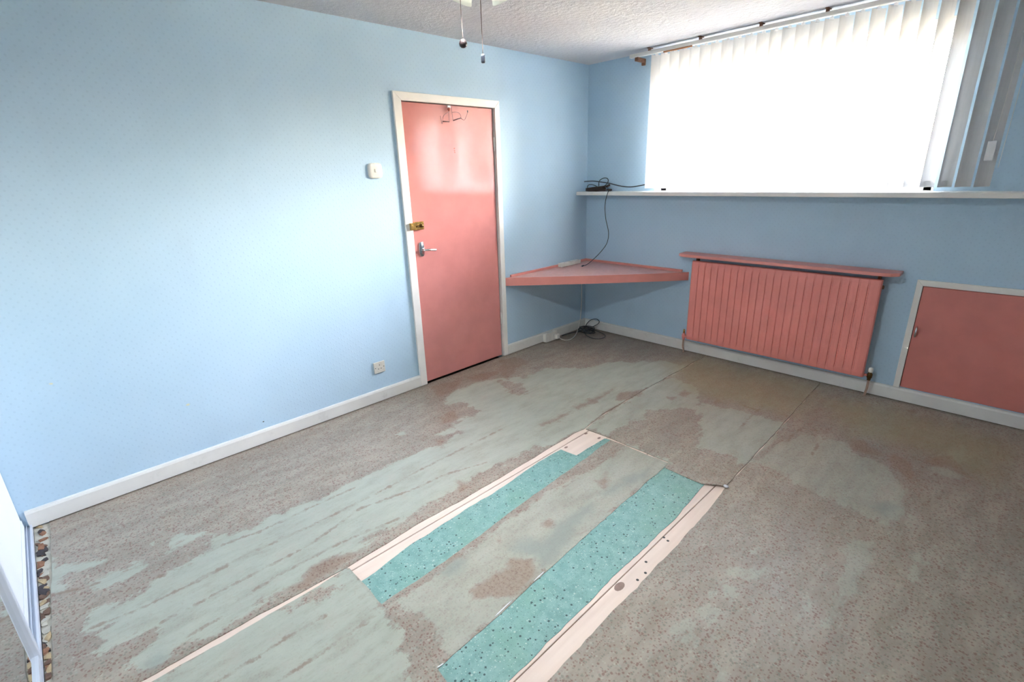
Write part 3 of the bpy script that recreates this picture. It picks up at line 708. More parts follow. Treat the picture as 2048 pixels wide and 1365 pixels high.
# fascia strip along the front edge
fr = tri()[1:]
vs_, fs_ = [], []
for i, (x, y) in enumerate(fr):
    n = Vector((0.707, -0.707, 0)) * 0.012
    dx, dy = n.x, n.y
    vs_ += [(max(x, 0.001), min(y, -0.001), 0.622), (max(x, 0.001) + dx, min(y, -0.001) + (dy if i < len(fr) - 1 else 0), 0.622), (max(x, 0.001) + dx, min(y, -0.001) + (dy if i < len(fr) - 1 else 0), 0.690), (max(x, 0.001), min(y, -0.001), 0.690)]
for i in range(len(fr) - 1):
    for k in range(4): fs_.append((4 * i + k, 4 * i + (k + 1) % 4, 4 * i + 4 + (k + 1) % 4, 4 * i + 4 + k))
fs_ += [(0, 1, 2, 3), tuple(4 * (len(fr) - 1) + k for k in (3, 2, 1, 0))]
mesh_obj('front_edge', vs_, fs_, M['coral'], cs)
box('back_batten', (0.001, -1.045, 0.687), (0.020, -0.001, 0.707), M['coral'], cs, 0.003)
box('back_batten', (0.020, -0.020, 0.687), (1.03, -0.001, 0.707), M['coral'], cs, 0.003)
wb = thing('extension_block', 'long white plastic socket block lying against the wall on the corner shelf', 'extension block', (0.05, -0.3, 0.687))
box('casing', (0.021, -0.445, 0.6875), (0.070, -0.165, 0.722), M['switch'], wb, 0.004)
for k in range(4): box('socket_face', (0.030, -0.43 + 0.066 * k, 0.7215), (0.061, -0.38 + 0.066 * k, 0.7232), M['white_cord'], wb, 0.0006, 1)

# ------------------------------------------------------------------ cables
cd = thing('hanging_cable', 'dark thin cable hanging from the window shelf down to the corner shelf', 'cable', (0.35, -0.17, 0.69))
tube('lead', [(0.30, -0.09, 1.349), (0.345, -0.135, 1.349), (0.362, -0.166, 1.345), (0.352, -0.172, 1.31), (0.336, -0.168, 1.255), (0.333, -0.166, 1.19), (0.346, -0.165, 1.104), (0.377, -0.165, 0.996), (0.368, -0.168, 0.906), (0.325, -0.18, 0.835), (0.275, -0.22, 0.765), (0.235, -0.275, 0.712), (0.213, -0.312, 0.697)], 0.0032, M['black_cord'], cd, 8)
lathe('jack', [(0, 0), (0.007, 0.001), (0.007, 0.016), (0.0035, 0.024)], (0.205, -0.325, 0.695), M['black_cord'], cd, axis=(0.4, 0.8, 0.25), seg=10)
lathe('jack_tip', [(0, -0.012), (0.003, -0.010), (0.003, 0.002)], (0.205, -0.325, 0.695), M['chrome'], cd, axis=(0.4, 0.8, 0.25), seg=8)

cc_ = thing('cable_coil', 'coiled dark brown cable heaped at the corner end of the window shelf', 'cable', (0.16, -0.07, 1.344))
r2 = random.Random(3)
bm = bmesh.new()
for k in range(9):
    pts = []
    ph = r2.uniform(0, 6.28); cx, cy = 0.165 + r2.uniform(-.02, .02), -0.075 + r2.uniform(-.012, .012)
    ra, rb = r2.uniform(0.08, 0.125), r2.uniform(0.035, 0.055)
    for j in range(19):
        a = ph + 2 * math.pi * j / 18
        pts.append((cx + ra * math.cos(a), cy + rb * math.sin(a), 1.3495 + 0.0052 * k * (0.75 + 0.25 * math.cos(a)) + r2.uniform(0, .002)))
    add_tube(bm, pts, 0.0042, 6)
bm_obj('coil', bm, M['brown_cord'], cc_, True)
tube('loop', [(0.16, -0.03, 1.39), (0.17, -0.04, 1.43), (0.21, -0.05, 1.453), (0.25, -0.05, 1.458), (0.275, -0.05, 1.445), (0.27, -0.05, 1.415), (0.24, -0.05, 1.392)], 0.0035, M['black_cord'], cc_, 8)
tube('loop', [(0.06, -0.05, 1.352), (0.045, -0.05, 1.375), (0.055, -0.05, 1.398), (0.09, -0.05, 1.403), (0.135, -0.05, 1.393), (0.16, -0.05, 1.38)], 0.0033, M['black_cord'], cc_, 8)
tube('tail', [(0.004, -0.045, 1.430), (0.05, -0.05, 1.433), (0.12, -0.05, 1.433), (0.20, -0.05, 1.424), (0.29, -0.05, 1.412), (0.36, -0.05, 1.397), (0.44, -0.05, 1.384), (0.52, -0.05, 1.380), (0.60, -0.052, 1.389), (0.655, -0.055, 1.397), (0.70, -0.055, 1.40)], 0.0045, M['black_cord'], cc_, 8)
lathe('plug_end', [(0, -0.02), (0.009, -0.018), (0.010, 0.012), (0.005, 0.02)], (0.315, -0.075, 1.356), M['brown_cord'], cc_, axis=(1, 0.1, 0.05), seg=10)
lathe('plug_end', [(0, -0.02), (0.010, -0.018), (0.011, 0.012), (0.005, 0.02)], (0.285, -0.06, 1.392), M['brown_cord'], cc_, axis=(1, 0.1, 0.5), seg=10)

fc = thing('floor_cable', 'dark cable bundle tangled on the floor in the corner', 'cable', (0.17, -0.14, 0.0))
bm = bmesh.new()
for k in range(7):
    pts = []; ph = r2.uniform(0, 6.28); cx, cy = 0.135 + r2.uniform(-.02, .03), -0.135 + r2.uniform(-.03, .02)
    ra, rb = r2.uniform(0.05, 0.085), r2.uniform(0.04, 0.07)
    for j in range(17):
        a = ph + 2 * math.pi * j / 16
        pts.append((cx + ra * math.cos(a), cy + rb * math.sin(a), 0.0045 + 0.0065 * k + r2.uniform(0, .003)))
    add_tube(bm, pts, 0.004, 6)
bm_obj('tangle', bm, M['black_cord'], fc, True)
tube('loop', [(0.15, -0.20, 0.012), (0.22, -0.245, 0.005), (0.31, -0.27, 0.005), (0.37, -0.235, 0.005), (0.365, -0.15, 0.005), (0.30, -0.095, 0.006), (0.2, -0.09, 0.02)], 0.0038, M['black_cord'], fc, 8)
tube('loop', [(0.10, -0.12, 0.04), (0.095, -0.085, 0.07), (0.12, -0.055, 0.105), (0.17, -0.035, 0.118), (0.205, -0.035, 0.105), (0.205, -0.05, 0.08), (0.16, -0.08, 0.045)], 0.0038, M['black_cord'], fc, 8)
tube('tail', [(0.09, -0.17, 0.01), (0.05, -0.25, 0.006), (0.035, -0.33, 0.006), (0.032, -0.40, 0.006)], 0.005, M['black_cord'], fc, 8)

# ------------------------------------------------------------------ radiator
rad = thing('radiator', 'wide coral painted panel radiator with vertical flutes under the window', 'radiator', (1.79, -0.08, 0.0))
RX0, RX1, RZ0, RZ1, RY = 1.152, 2.431, 0.137, 0.806, -0.105
NF = 24
prof = []   # (x, y, flute?) across the front
pw = (RX1 - RX0 - 0.03) / NF
xs = [(RX0, RY + 0.012), (RX0 + 0.006, RY + 0.003), (RX0 + 0.015, RY)]
for k in range(NF):
    a = RX0 + 0.015 + k * pw
    if k > 0: xs += [(a - 0.006, RY), (a - 0.003, RY + 0.007), (a + 0.003, RY + 0.007), (a + 0.006, RY)]
    xs += [(a + pw * 0.5, RY - 0.0015)]
xs += [(RX1 - 0.015, RY), (RX1 - 0.006, RY + 0.003), (RX1, RY + 0.012)]
rows = [(RZ0, 1.0), (RZ0 + 0.004, 0.35), (RZ0 + 0.03, 0.0), (RZ0 + 0.055, 0.0), (RZ1 - 0.055, 0.0), (RZ1 - 0.03, 0.0), (RZ1 - 0.004, 0.35), (RZ1, 1.0)]
vs_, fs_ = [], []
nx = len(xs)
for i, (z, back) in enumerate(rows):
    flat = 1.0 if i in (0, 1, 2, 5, 6, 7) else 0.0
    for x, y in xs:
        yy = RY + (y - RY) * (0.25 if (flat and RX0 + 0.01 < x < RX1 - 0.01) else 1.0)
        vs_.append((x, yy + back * 0.012, z))
for i in range(len(rows) - 1):
    for k in range(nx - 1): fs_.append((i * nx + k, i * nx + k + 1, (i + 1) * nx + k + 1, (i + 1) * nx + k))
nb = len(vs_)
for z in (RZ0, RZ1):
    for x in (RX0, RX1): vs_.append((x, RY + 0.03, z))
fs_ += [(nb, nb + 1) + tuple(range(nx - 1, -1, -1)), (nb + 3, nb + 2) + tuple((len(rows) - 1) * nx + k for k in range(nx)),
        (nb + 2, nb) + tuple(i * nx for i in range(len(rows))), (nb + 1, nb + 3) + tuple(i * nx + nx - 1 for i in range(len(rows) - 1, -1, -1)), (nb, nb + 2, nb + 3, nb + 1)]
mesh_obj('front_panel', vs_, fs_, M['coral_rad'], rad)
box('back_panel', (RX0 + 0.02, -0.058, RZ0 + 0.02), (RX1 - 0.02, -0.040, RZ1 - 0.02), M['coral_rad'], rad, 0.004)
for z in (RZ0 + 0.05, RZ1 - 0.05):
    for x in (RX0 + 0.03, RX1 - 0.05): box('header_tube', (x, -0.077, z - 0.02), (x + 0.02, -0.056, z + 0.02), M['coral_rad'], rad)
for x in (RX0 + 0.16, RX1 - 0.16): box('wall_bracket', (x - 0.02, -0.042, RZ0 + 0.08), (x + 0.02, -0.0005, RZ1 - 0.05), M['rust'], rad)
for x, nm in ((RX0 - 0.003, 'air_vent'), ):
    lathe('blanking_plug', [(0, 0.008), (0.012, 0.008), (0.013, 0)], (RX1, -0.07, RZ1 - 0.05), M['rust'], rad, axis=(1, 0, 0), seg=12)
# valves and pipes
def valve(x, side, head, mat_head):
    v = lathe('valve', [(0, 0.118), (0.011, 0.120), (0.012, 0.135), (0.016, 0.140), (0.016, 0.165), (0.011, 0.170), (0.010, 0.178), (0, 0.179)], (x, -0.07, 0), M['dark_brass'] if side > 0 else M['coral_rad'], rad, seg=14)
    tube('valve_tail', [(x, -0.07, 0.152), (x - side * 0.034, -0.07, 0.152)], 0.009, M['coral_rad'], v, 10, 1)
    lathe('valve_cap', head, (x, -0.07, 0), mat_head, v, seg=14)
    tube('pipe', [(x, -0.07, 0.122), (x, -0.07, 0.06), (x - side * 0.004, -0.065, 0.03), (x - side * 0.006, -0.062, 0.001)], 0.0075, M['pipe'], v, 10)
valve(2.462, 1, [(0, 0.178), (0.013, 0.178), (0.015, 0.184), (0.015, 0.202), (0.011, 0.208), (0, 0.209)], M['switch'])
valve(1.120, -1, [(0, 0.178), (0.008, 0.178), (0.008, 0.205), (0.004, 0.212), (0, 0.213)], M['brass'])

# shelf over the radiator
rs = thing('radiator_shelf', 'narrow coral shelf with clipped corners just above the radiator', 'shelf', (1.78, -0.07, 0.836))
bm = bmesh.new()
add_prism(bm, [(1.045, -0.0005), (1.045, -0.118), (1.075, -0.146), (1.12, -0.152), (2.43, -0.152), (2.475, -0.142), (2.512, -0.100), (2.512, -0.0005)], 0.838, 0.861, 'z', 0.004)
bm_obj('board', bm, M['coral'], rs)
for x in (1.165, 2.40): box('bracket', (x - 0.008, -0.038, 0.795), (x + 0.008, -0.0005, 0.838), M['rust'], rs, 0.001, 1)

# ------------------------------------------------------------------ cupboard in the wall
cb = thing('wall_cupboard', 'low coral cupboard door with white frame set in the wall right of the radiator', 'cupboard', (3.0, 0.0, 0.097))
box('recess_box', (CX0 + 0.001, 0.02, CZ0 + 0.001), (CX1 - 0.001, 0.26, CZ1 - 0.001), M['slab'], cb)
def cframe(pts):
    bm = bmesh.new(); add_prism(bm, pts, -0.015, -0.0005, 'y', 0.002); bm_obj('frame_strip', bm, M['white_gloss'], cb)
cframe([(2.591, 0.0925), (2.624, 0.0925), (2.624, 0.780), (2.591, 0.816)])
cframe([(2.591, 0.816), (2.624, 0.780), (3.464, 0.780), (3.497, 0.816)])
cframe([(3.464, 0.0925), (3.497, 0.0925), (3.497, 0.816), (3.464, 0.780)])
cd_ = box('cupboard_door', (2.627, -0.010, 0.101), (3.461, 0.012, 0.777), M['coral_cup'], cb, 0.002, 1)
tube('handle', [(2.643, -0.010, 0.520), (2.643, -0.024, 0.512), (2.643, -0.030, 0.485), (2.643, -0.024, 0.456), (2.643, -0.010, 0.448)], [0.004] * 8 + [0.0055] * 17 + [0.004] * 8, M['chrome'], cd_, 8)

# ------------------------------------------------------------------ vertical blind
bl = thing('vertical_blind', 'off white vertical slat blind covering the window under a ceiling rail', 'blind', (1.72, -0.11, 1.37))
hr = box('headrail', (0.50, -0.128, 2.362), (2.96, -0.092, 2.388), M['alu'] if False else M['white_gloss'], bl, 0.003)
for x in (0.68, 1.09, 1.505, 1.89, 2.30, 2.70):
    bm = bmesh.new()
    add_box(bm, (x - 0.009, -0.134, 2.386), (x + 0.009, -0.118, H - 0.001)); add_box(bm, (x - 0.009, -0.150, H - 0.006), (x + 0.009, -0.090, H - 0.001))
    bm_obj('rail_bracket', bm, M['rust'], bl)
bm = bmesh.new(); add_box(bm, (0.545, -0.12, 2.335), (0.575, -0.0005, 2.362), 0.003); add_box(bm, (0.545, -0.02, 2.315), (0.575, -0.0005, 2.362), 0.003)
bm_obj('end_bracket', bm, M['rust'], bl)
box('wood_batten', (0.80, -0.131, 2.352), (1.03, -0.118, 2.3618), M['wood_batten'], bl, 0.002)
NS, TH, SW = 27, math.radians(49), 0.089
ZB, ZT = 1.372, 2.350
sv, sf = [], []
ncol, nrow = 6, 5
for j in range(nrow + 1):
    z = (ZT - ZB) * j / nrow
    for i in range(ncol + 1):
        t = i / ncol - 0.5
        sv.append((t * SW, 0.006 * (1 - 4 * t * t) - 0.003, z))
for j in range(nrow):
    for i in range(ncol):
        a = j * (ncol + 1) + i; sf.append((a, a + 1, a + ncol + 2, a + ncol + 1))
# bottom weight pocket
smesh = bpy.data.meshes.new('slat'); smesh.from_pydata(sv, [], sf); smesh.update(); smesh.materials.append(M['slat']); smesh.polygons.foreach_set('use_smooth', [True] * len(smesh.polygons))
cbm = bmesh.new(); add_box(cbm, (-0.012, -0.0035, 0.0), (0.012, 0.0035, 0.014), 0.001, 1); add_box(cbm, (-0.004, -0.003, 0.012), (0.004, 0.003, 0.020))
cmesh = bpy.data.meshes.new('carrier'); cbm.to_mesh(cmesh); cbm.free(); cmesh.materials.append(M['label'])
wbm = bmesh.new(); add_box(wbm, (-0.038, -0.0022, 0.001), (0.038, 0.0022, 0.034), 0.001, 1)
wmesh = bpy.data.meshes.new('bottom_weight'); wbm.to_mesh(wmesh); wbm.free(); wmesh.materials.append(M['slat'])
for i in range(NS):
    x = 0.735 + 0.0786 * i
    ang = TH + math.radians(random.uniform(-5, 5))
    if i < 2: ang += math.radians(8)
    o = bpy.data.objects.new('slat', smesh); col.objects.link(o); o.parent = bl
    o.location = Vector((x, -0.110, ZB + random.uniform(-0.002, 0.002))) - wloc(bl); o.rotation_euler = (0, 0, ang)
    c = bpy.data.objects.new('carrier', cmesh); col.objects.link(c); c.parent = o; c.location = (0, 0, ZT - ZB - 0.006)
    w = bpy.data.objects.new('bottom_weight', wmesh); col.objects.link(w); w.parent = o; w.location = (0, 0.004, 0)
tube('control_chain', [(2.79, -0.135, 2.365), (2.792, -0.14, 1.9), (2.783, -0.14, 1.60)], 0.0022, M['white_cord'], bl, 6)
tube('control_cord', [(2.83, -0.135, 2.365), (2.832, -0.138, 1.9), (2.828, -0.138, 1.47)], 0.0014, M['white_cord'], bl, 6)
bm = bmesh.new(); add_box(bm, (2.763, -0.146, 1.505), (2.800, -0.134, 1.605), 0.004); bm_obj('cord_weight', bm, M['label'], bl)

# ------------------------------------------------------------------ ceiling fan (only its lowest edge hangs into view)
FX, FY = 1.772, -2.8115
fan = thing('ceiling_fan', 'white ceiling fan light with two dark tipped pull cords', 'ceiling fan', (FX, FY, 1.85))
lathe('canopy', [(0, H - 0.0005), (0.075, H - 0.001), (0.072, H - 0.03), (0.03, H - 0.05), (0.03, H - 0.09)], (FX, FY, 0), M['fan_white'], fan, seg=28)
lathe('motor', [(0.03, 2.318), (0.085, 2.315), (0.115, 2.29), (0.115, 2.235), (0.09, 2.215), (0.05, 2.212), (0.05, 2.15), (0.07, 2.145), (0.07, 2.105), (0.045, 2.09), (0, 2.088)], (FX, FY, 0), M['fan_white'], fan, seg=32)
for k in range(4):
    a = math.radians(20 + 90 * k); c, s = math.cos(a), math.sin(a)
    pts = [(0.10, -0.02), (0.16, -0.035), (0.20, -0.055), (0.46, -0.065), (0.50, -0.055), (0.52, 0), (0.50, 0.055), (0.46, 0.065), (0.20, 0.055), (0.16, 0.035), (0.10, 0.02)]
    bm = bmesh.new(); add_prism(bm, [(FX + c * p - s * q, FY + s * p + c * q) for p, q in pts], 2.242, 2.248, 'z')
    for v in bm.verts:
        q = -s * (v.co.x - FX) + c * (v.co.y - FY); v.co.z += q * 0.2
    bm_obj('blade', bm, M['fan_white'], fan)
for k in range(4):
    a = math.radians(136.4 + 45 + 90 * k); c, s = math.cos(a), math.sin(a)
    ax = Vector((c * 0.55, s * 0.55, -0.83)).normalized()
    base = Vector((FX + c * 0.05, FY + s * 0.05, 2.0915))
    arm = tube('lamp_arm', [(FX + c * 0.04, FY + s * 0.04, 2.105), tuple(base)], 0.009, M['fan_white'], fan, 8, 1)
    lathe('lamp_shade', [(0.012, 0.0), (0.020, 0.01), (0.024, 0.035), (0.032, 0.06), (0.040, 0.085), (0.038, 0.085), (0.030, 0.06), (0.022, 0.035), (0.0, 0.012)], tuple(base), M['shade'], arm, axis=tuple(ax), seg=18)
    ld = bpy.data.lights.new('added_fill_light', 'POINT'); ld.energy = 3.1; ld.shadow_soft_size = 0.018; ld.color = (0.94, 0.98, 1.0)  # fill light added inside the shades to brighten window wall and radiator
    lo_ = bpy.data.objects.new('added_fill_light', ld); col.objects.link(lo_); lo_.parent = arm; lo_.location = base + ax * 0.058 - wloc(arm)
c1 = tube('pull_cord', [(1.735, -2.840, 2.095), (1.725, -2.8495, 2.04), (1.725, -2.8495, 1.904)], 0.0011, M['string'], fan, 6)
lathe('pull_knob', [(0, 0.0124), (0.006, 0.0108), (0.0103, 0.0068), (0.0124, 0), (0.0103, -0.0068), (0.006, -0.0108), (0, -0.0124)], (1.725, -2.8495, 1.893), M['pull_ball'], c1, seg=18)
c2 = tube('pull_cord', [(1.765, -2.81, 2.095), (1.7625, -2.806, 2.04), (1.7625, -2.806, 1.863)], 0.0011, M['string'], fan, 6)
lathe('pull_knob', [(0, 0.012), (0.0048, 0.0117), (0.0063, 0.009), (0.0063, -0.009), (0.0048, -0.0117), (0, -0.012)], (1.7625, -2.806, 1.852), M['pull_bar'], c2, seg=16)

# ------------------------------------------------------------------ sliding wardrobe along the near left wall
wd = thing('sliding_wardrobe', 'white and mirrored sliding wardrobe doors at the left edge', 'wardrobe', (2.0, -4.26, 0.0))
bm = bmesh.new()
add_box(bm, (0.001, -4.295, 0.0005), (XR - 0.02, -4.256, 0.012)); 
for y0, y1, z in ((-4.256, -4.2535, 0.020), (-4.2535, -4.243, 0.008), (-4.243, -4.236, 0.022)): add_box(bm, (0.001, y0, 0.0005), (XR - 0.02, y1, z))
bm_obj('bottom_track', bm, M['alu'], wd)
box('top_track', (0.001, -4.295, H - 0.05), (XR - 0.02, -4.225, H - 0.002), M['alu'], wd)
d1 = box('sliding_door', (0.004, -4.284, 0.016), (1.04, -4.2665, H - 0.052), M['white_panel'], wd, 0.001, 1)
box('bottom_rail', (0.004, -4.2665, 0.016), (1.04, -4.2625, 0.055), M['white_panel'], d1, 0.001, 1)
def mirror_door(x0, x1):
    d = box('mirror_door', (x0 + 0.024, -4.251, 0.05), (x1 - 0.024, -4.245, H - 0.075), M['mirror'], wd)
    bm = bmesh.new()
    for a, b in ((x0, x0 + 0.026), (x1 - 0.026, x1)): box('door_stile', (a, -4.262, 0.024), (b, -4.232, H - 0.052), M['alu'], d, 0.003)
    bm.free()
    for a, b in ((0.024, 0.052), (H - 0.078, H - 0.052)): box('door_rail', (x0 + 0.026, -4.258, a), (x1 - 0.026, -4.236, b), M['alu'], d, 0.002)
mirror_door(0.985, 2.03)
d2 = box('sliding_door', (1.98, -4.284, 0.016), (3.05, -4.2665, H - 0.052), M['white_panel'], wd, 0.001, 1)
mirror_door(3.0, XR - 0.03)

# ------------------------------------------------------------------ lino sheets
def seg_dist(px, py, ax, ay, bx, by):
    dx, dy = bx - ax, by - ay
    L2 = dx * dx + dy * dy + 1e-12
    t = np.clip(((px - ax) * dx + (py - ay) * dy) / L2, 0, 1)
    return np.hypot(px - ax - t * dx, py - ay - t * dy)

def poly_sd(px, py, poly, clip):
    """signed distance, positive inside, clipped"""
    out = np.full(px.shape, -clip)
    P = np.array(poly)
    lo, hi = P.min(0) - clip, P.max(0) + clip
    m = (px > lo[0]) & (px < hi[0]) & (py > lo[1]) & (py < hi[1])
    if not m.any(): return out
    x, y = px[m], py[m]
    d = np.full(x.shape, 9.0); ins = np.zeros(x.shape, bool)
    n = len(P)
    for i in range(n):
        ax, ay = P[i]; bx, by = P[(i + 1) % n]
        d = np.minimum(d, seg_dist(x, y, ax, ay, bx, by))
        if ay != by:
            c = ((ay > y) != (by > y)) & (x < (bx - ax) * (y - ay) / (by - ay) + ax)
            ins ^= c
    out[m] = np.clip(np.where(ins, d, -d), -clip, clip)
    return out

def wear(px, py):
    clip = 0.07
    w = np.full(px.shape, -clip)
    for p in WORN: w = np.maximum(w, poly_sd(px, py, p, clip))
    for p in TAUPE: w = np.minimum(w, -poly_sd(px, py, p, clip))
    b = np.full(px.shape, -clip)
    for p in BROWN: b = np.maximum(b, poly_sd(px, py, p, clip))
    l = np.full(px.shape, -clip)
    for p in LINES:
        P = np.array(p); lo, hi = P.min(0) - clip, P.max(0) + clip
        m = (px > lo[0]) & (px < hi[0]) & (py > lo[1]) & (py < hi[1])
        for (ax, ay), (bx, by) in zip(p, p[1:]):
            l[m] = np.maximum(l[m], -seg_dist(px[m], py[m], ax, ay, bx, by))
    s = np.full(px.shape, -clip)
    for p in SMUDGE: s = np.maximum(s, poly_sd(px, py, p, clip))
    o = np.full(px.shape, -0.3)
    for p in OLIVE: o = np.maximum(o, poly_sd(px, py, p, 0.3))
    am = np.where(px > 2.2, 0.45, np.where((py > -1.72) & (px > 1.32), 0.7, np.where((px > 1.4) & (py > -3.31) , 0.62, 0.9)))
    return dict(worn=w, amount=am, brown=b, line=np.maximum(l, -clip), smudge=s, olive=o)

def jitter(poly, step=0.02, amp=0.0025, straight=()):
    out = []
    n = len(poly)
    for i in range(n):
        a, b = Vector(poly[i]), Vector(poly[(i + 1) % n])
        k = max(1, int((b - a).length / step)) if i not in straight else 1
        nrm = (b - a).orthogonal().normalized() if (b - a).length > 0 else Vector((0, 0))
        ph = random.uniform(0, 6)
        for j in range(k):
            p = a.lerp(b, j / k)
            if k > 1 and j > 0: p = p + nrm * (random.uniform(-amp, amp) + amp * math.sin(ph + j * 0.7))
            out.append((p.x, p.y))
    return out

def clip_cell(poly, x0, x1, y0, y1):
    for ax, val, sgn in ((0, x0, 1), (0, x1, -1), (1, y0, 1), (1, y1, -1)):
        if not poly: return poly
        res = []
        for i in range(len(poly)):
            p, q = poly[i], poly[(i + 1) % len(poly)]
            dp, dq = sgn * (p[ax] - val), sgn * (q[ax] - val)
            if dp >= 0: res.append(p)
            if (dp >= 0) != (dq >= 0):
                t = dp / (dp - dq); res.append((p[0] + t * (q[0] - p[0]), p[1] + t * (q[1] - p[1])))
        poly = res
    return poly

def sheet(name, outline, ztop, thick, mat, label, cat, cell=0.008, lift=None, attrs=True, group=None):
    P = np.array(outline)
    if sum(P[i][0] * P[(i + 1) % len(P)][1] - P[(i + 1) % len(P)][0] * P[i][1] for i in range(len(P))) < 0:
        outline = outline[::-1]; P = np.array(outline)
    lo, hi = P.min(0) - cell * 0.37, P.max(0) + cell
    nx, ny = int((hi[0] - lo[0]) / cell) + 1, int((hi[1] - lo[1]) / cell) + 1
    gx, gy = lo[0] + np.arange(nx + 1) * cell, lo[1] + np.arange(ny + 1) * cell
    bnd = np.zeros((nx, ny), bool)
    for i in range(len(P)):
        a, b = P[i], P[(i + 1) % len(P)]
        k = max(2, int(np.hypot(*(b - a)) / (cell * 0.2)))
        t = np.linspace(0, 1, k)
        ix = ((a[0] + t * (b[0] - a[0]) - lo[0]) / cell).astype(int); iy = ((a[1] + t * (b[1] - a[1]) - lo[1]) / cell).astype(int)
        bnd[np.clip(ix, 0, nx - 1), np.clip(iy, 0, ny - 1)] = True
    cx, cy = np.meshgrid(gx[:-1] + cell / 2, gy[:-1] + cell / 2, indexing='ij')
    ins = np.zeros(cx.shape, bool)
    for i in range(len(P)):
        (ax, ay), (bx, by) = P[i], P[(i + 1) % len(P)]
        if ay != by: ins ^= ((ay > cy) != (by > cy)) & (cx < (bx - ax) * (cy - ay) / (by - ay) + ax)
    full = ins & ~bnd
    idx = -np.ones((nx + 1, ny + 1), int)
    fi, fj = np.nonzero(full)
    used = np.zeros((nx + 1, ny + 1), bool)
    for a in (0, 1):
        for b in (0, 1): used[fi + a, fj + b] = True
    idx[used] = np.arange(used.sum())
    ui, uj = np.nonzero(used)
    verts = [(float(x), float(y)) for x, y in zip(gx[ui], gy[uj])]
    faces = np.stack([idx[fi, fj], idx[fi + 1, fj], idx[fi + 1, fj + 1], idx[fi, fj + 1]], 1).tolist()
    key = {(round(v[0], 5), round(v[1], 5)): k for k, v in enumerate(verts)}
    pl = [tuple(map(float, p)) for p in P]
    bi, bj = np.nonzero(bnd)
    for i, j in zip(bi, bj):
        x0, x1, y0, y1 = gx[i], gx[i + 1], gy[j], gy[j + 1]
        c = clip_cell(pl, x0, x1, y0, y1)
        f = []
        for p in c:
            kk = (round(p[0], 5), round(p[1], 5))
            if kk not in key: key[kk] = len(verts); verts.append((p[0], p[1]))
            if not f or f[-1] != key[kk]: f.append(key[kk])
        if len(f) > 1 and f[0] == f[-1]: f.pop()
        if len(set(f)) == len(f) and len(f) >= 3: faces.append(f)
    V = np.array(verts)
    z = np.full(len(V), ztop)
    if lift is not None: z = z + lift(V[:, 0], V[:, 1])
    nv = len(V)
    # side skirt
    side = []
    pv = []
    for p in pl:
        zz = ztop + (float(lift(np.array([p[0]]), np.array([p[1]]))[0]) if lift is not None else 0)
        pv.append((p[0], p[1], zz))
    n = len(pl)
    allv = [(a, b, c) for (a, b), c in zip(verts, z)] + pv + [(a, b, c - thick) for a, b, c in pv]
    for i in range(n): side.append((nv + i, nv + n + i, nv + n + (i + 1) % n, nv + (i + 1) % n))
    o = mesh_obj(name, allv, faces + side, mat)
    if attrs:
        av = np.array(allv)
        for k, val in wear(av[:, 0], av[:, 1]).items():
            at = o.data.attributes.new(k, 'FLOAT', 'POINT'); at.data.foreach_set('value', val.astype(np.float32))
    return tag(o, label, cat, group)

SB = SEAM_B + [(1.305, -0.001)]
SR = SEAM_R[:3] + [(2.176, -0.001)]
left_out = [(0.001, -0.001)] + SB[::-1][:-1] + [(1.334, -1.72), (1.322, -1.8), (1.332, -2.35), (1.334, -2.724), (1.324, -2.913), (1.338, -3.307), (1.318, -3.677), (1.315, -4.0), (1.31, -4.222), (1.02, -4.212), (0.62, -4.2), (0.40, -4.186), (0.041, -4.178), (0.001, -4.178)]
sheet('lino_sheet', jitter(left_out, 0.03, 0.0014), 0.0, 0.004, M['lino'], 'largest worn sage and taupe lino sheet along the door wall', 'lino')
back_out = [(p[0] + 0.006, p[1]) for p in SB] + [(p[0] - 0.0045, p[1]) for p in SR[::-1]] + BACK_EDGE[::-1][1:-1]
def lift_back(x, y): return 0.010 * np.exp(-((x - 2.17) / 0.07) ** 2 - ((y + 1.73) / 0.05) ** 2)
sheet('lino_sheet', jitter(back_out, 0.03, 0.0014), 0.0005, 0.004, M['lino'], 'worn lino sheet between the bare hatch and the radiator', 'lino', lift=lift_back)
right_out = SR[::-1] + RIGHT_EDGE[1:] + [(2.258, -3.5), (2.265, -4.222), (XR - 0.002, -4.222), (XR - 0.002, -0.001)]
sheet('lino_sheet', jitter(right_out, 0.03, 0.0016), 0.0, 0.004, M['lino'], 'red flecked lino sheet on the right side below the cupboard', 'lino')
front_out = [(1.346, -4.222), (1.342, -4.0), (1.348, -3.687), (1.347, -3.40)] + FRONT_EDGE + [(2.16, -3.318), (2.175, -3.6), (2.18, -4.222)]
def lift_front(x, y): return 0.016 * np.exp(-((x - 1.74) / 0.10) ** 2 - ((y + 3.305) / 0.06) ** 2) + 0.0035 * np.exp(-((y + 3.3) / 0.1) ** 2)
sheet('lino_sheet', jitter(front_out, 0.03, 0.002), 0.0, 0.004, M['lino'], 'pale worn lino sheet nearest the camera with a lifted edge', 'lino', lift=lift_front)
cent = [(x, (y if y > -3.2 else y - 0.03)) for x, y in CENT]
cent = [(x, (y - 0.005 if y > -1.73 else y)) for x, y in cent]
sheet('lino_offcut', jitter(cent, 0.03, 0.002), 0.0005, 0.002, M['lino'], 'long loose lino offcut lying between the two aqua strips', 'lino')
a1 = AQUA1
sheet('aqua_lino_strip', jitter(a1, 0.03, 0.002), -0.0016, 0.0022, M['aqua'], 'narrower aqua speckled lino strip with a stepped end on the left', 'lino', 0.02, attrs=False, group='aqua lino strips in the floor hatch')
sheet('aqua_lino_strip', jitter(AQUA2, 0.03, 0.002), -0.0016, 0.0022, M['aqua'], 'wider aqua speckled lino strip on the right of the loose offcut', 'lino', 0.02, attrs=False, group='aqua lino strips in the floor hatch')
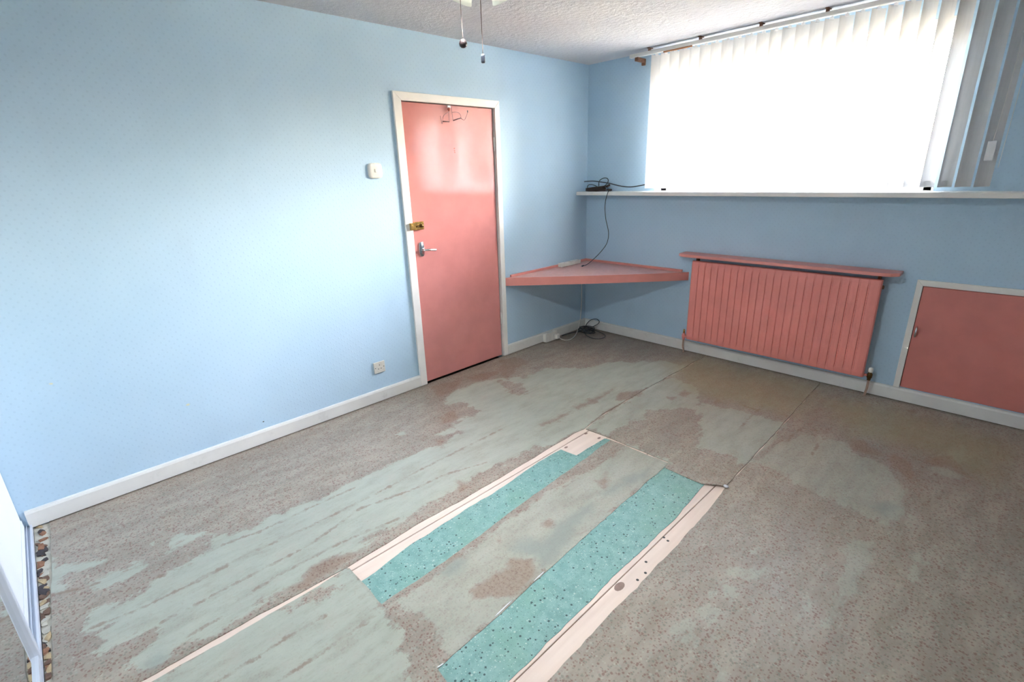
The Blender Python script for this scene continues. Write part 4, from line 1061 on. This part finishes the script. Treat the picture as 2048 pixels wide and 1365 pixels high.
off = bpy.data.objects['lino_offcut']
for (ax, ay), (bx, by) in [[(1.943, -2.761), (1.947, -2.828)], [(1.951, -2.949), (1.959, -3.045)], [(1.969, -3.31), (1.972, -3.284)]]:
    d = Vector((bx - ax, by - ay)); n_ = d.orthogonal().normalized() * 0.0028
    k = 6; up = []; dn = []
    for j in range(k + 1):
        t_ = j / k; w_ = random.uniform(0.4, 1.0) * (1 - abs(2 * t_ - 1) ** 3)
        p = Vector((ax, ay)) + d * t_
        up.append(tuple(p + n_ * w_)); dn.append(tuple(p - n_ * w_))
    bm = bmesh.new(); add_prism(bm, up + dn[::-1][1:-1], 0.0006, 0.0032, 'z'); bm_obj('torn_edge', bm, M['label'], off)
# white plaster crumb at the corner of the hatch
bm = bmesh.new(); bmesh.ops.create_icosphere(bm, subdivisions=2, radius=0.011)
for v in bm.verts: v.co = Vector((2.226 + v.co.x * 1.2 * random.uniform(.8, 1.1), -1.728 + v.co.y * random.uniform(.8, 1.1), 0.0092 + v.co.z * 0.6 + 0.0015))
tag(bm_obj('plaster_crumb', bm, M['label'], None, True), 'small white crumb at the corner of the floor hatch', 'crumb')

# torn strip of underlay beside the wardrobe track
ut = thing('torn_underlay_strip', 'ragged strip of torn rusty underlay between wardrobe track and lino', 'underlay', (0.6, -4.21, -0.004))
bm = bmesh.new(); add_prism(bm, [(0.002, -4.2355), (1.226, -4.2355), (1.226, -4.14), (0.002, -4.14)], -0.0085, -0.0045, 'z'); bm_obj('underlay_base', bm, M['underlay'], ut)
rs_ = random.Random(21)
def ragged(cx, cy, lx, ly, a, n=9):
    out = []
    for k in range(n):
        t_ = 2 * math.pi * k / n; q = rs_.uniform(0.55, 1.1)
        px_, py_ = lx * q * math.cos(t_), ly * q * math.sin(t_)
        out.append((cx + px_ * math.cos(a) - py_ * math.sin(a), cy + px_ * math.sin(a) + py_ * math.cos(a)))
    return out
extra = []
for k in range(30):
    x = 0.03 + 1.15 * k / 30 + rs_.uniform(-.015, .015)
    extra.append((rs_.choice(['brown', 'black', 'brown', 'pale', 'pale', 'amber', 'rust']), ragged(x, -4.213 - 0.012 * x + rs_.uniform(-.010, .012), rs_.uniform(.008, .022), rs_.uniform(.012, .024), rs_.uniform(0.6, 2.2))))
M['scrap_pale'] = M['underlay']
for kind, pts in extra + SCRAPS:
    pts = [(x, min(max(y, -4.2335), -4.183 - 0.033 * x)) for x, y in pts]
    bm = bmesh.new(); add_prism(bm, jitter(pts, 0.012, 0.0015), -0.0045, random.uniform(-0.001, 0.003), 'z'); bm_obj('scrap', bm, M['scrap_' + kind], ut)
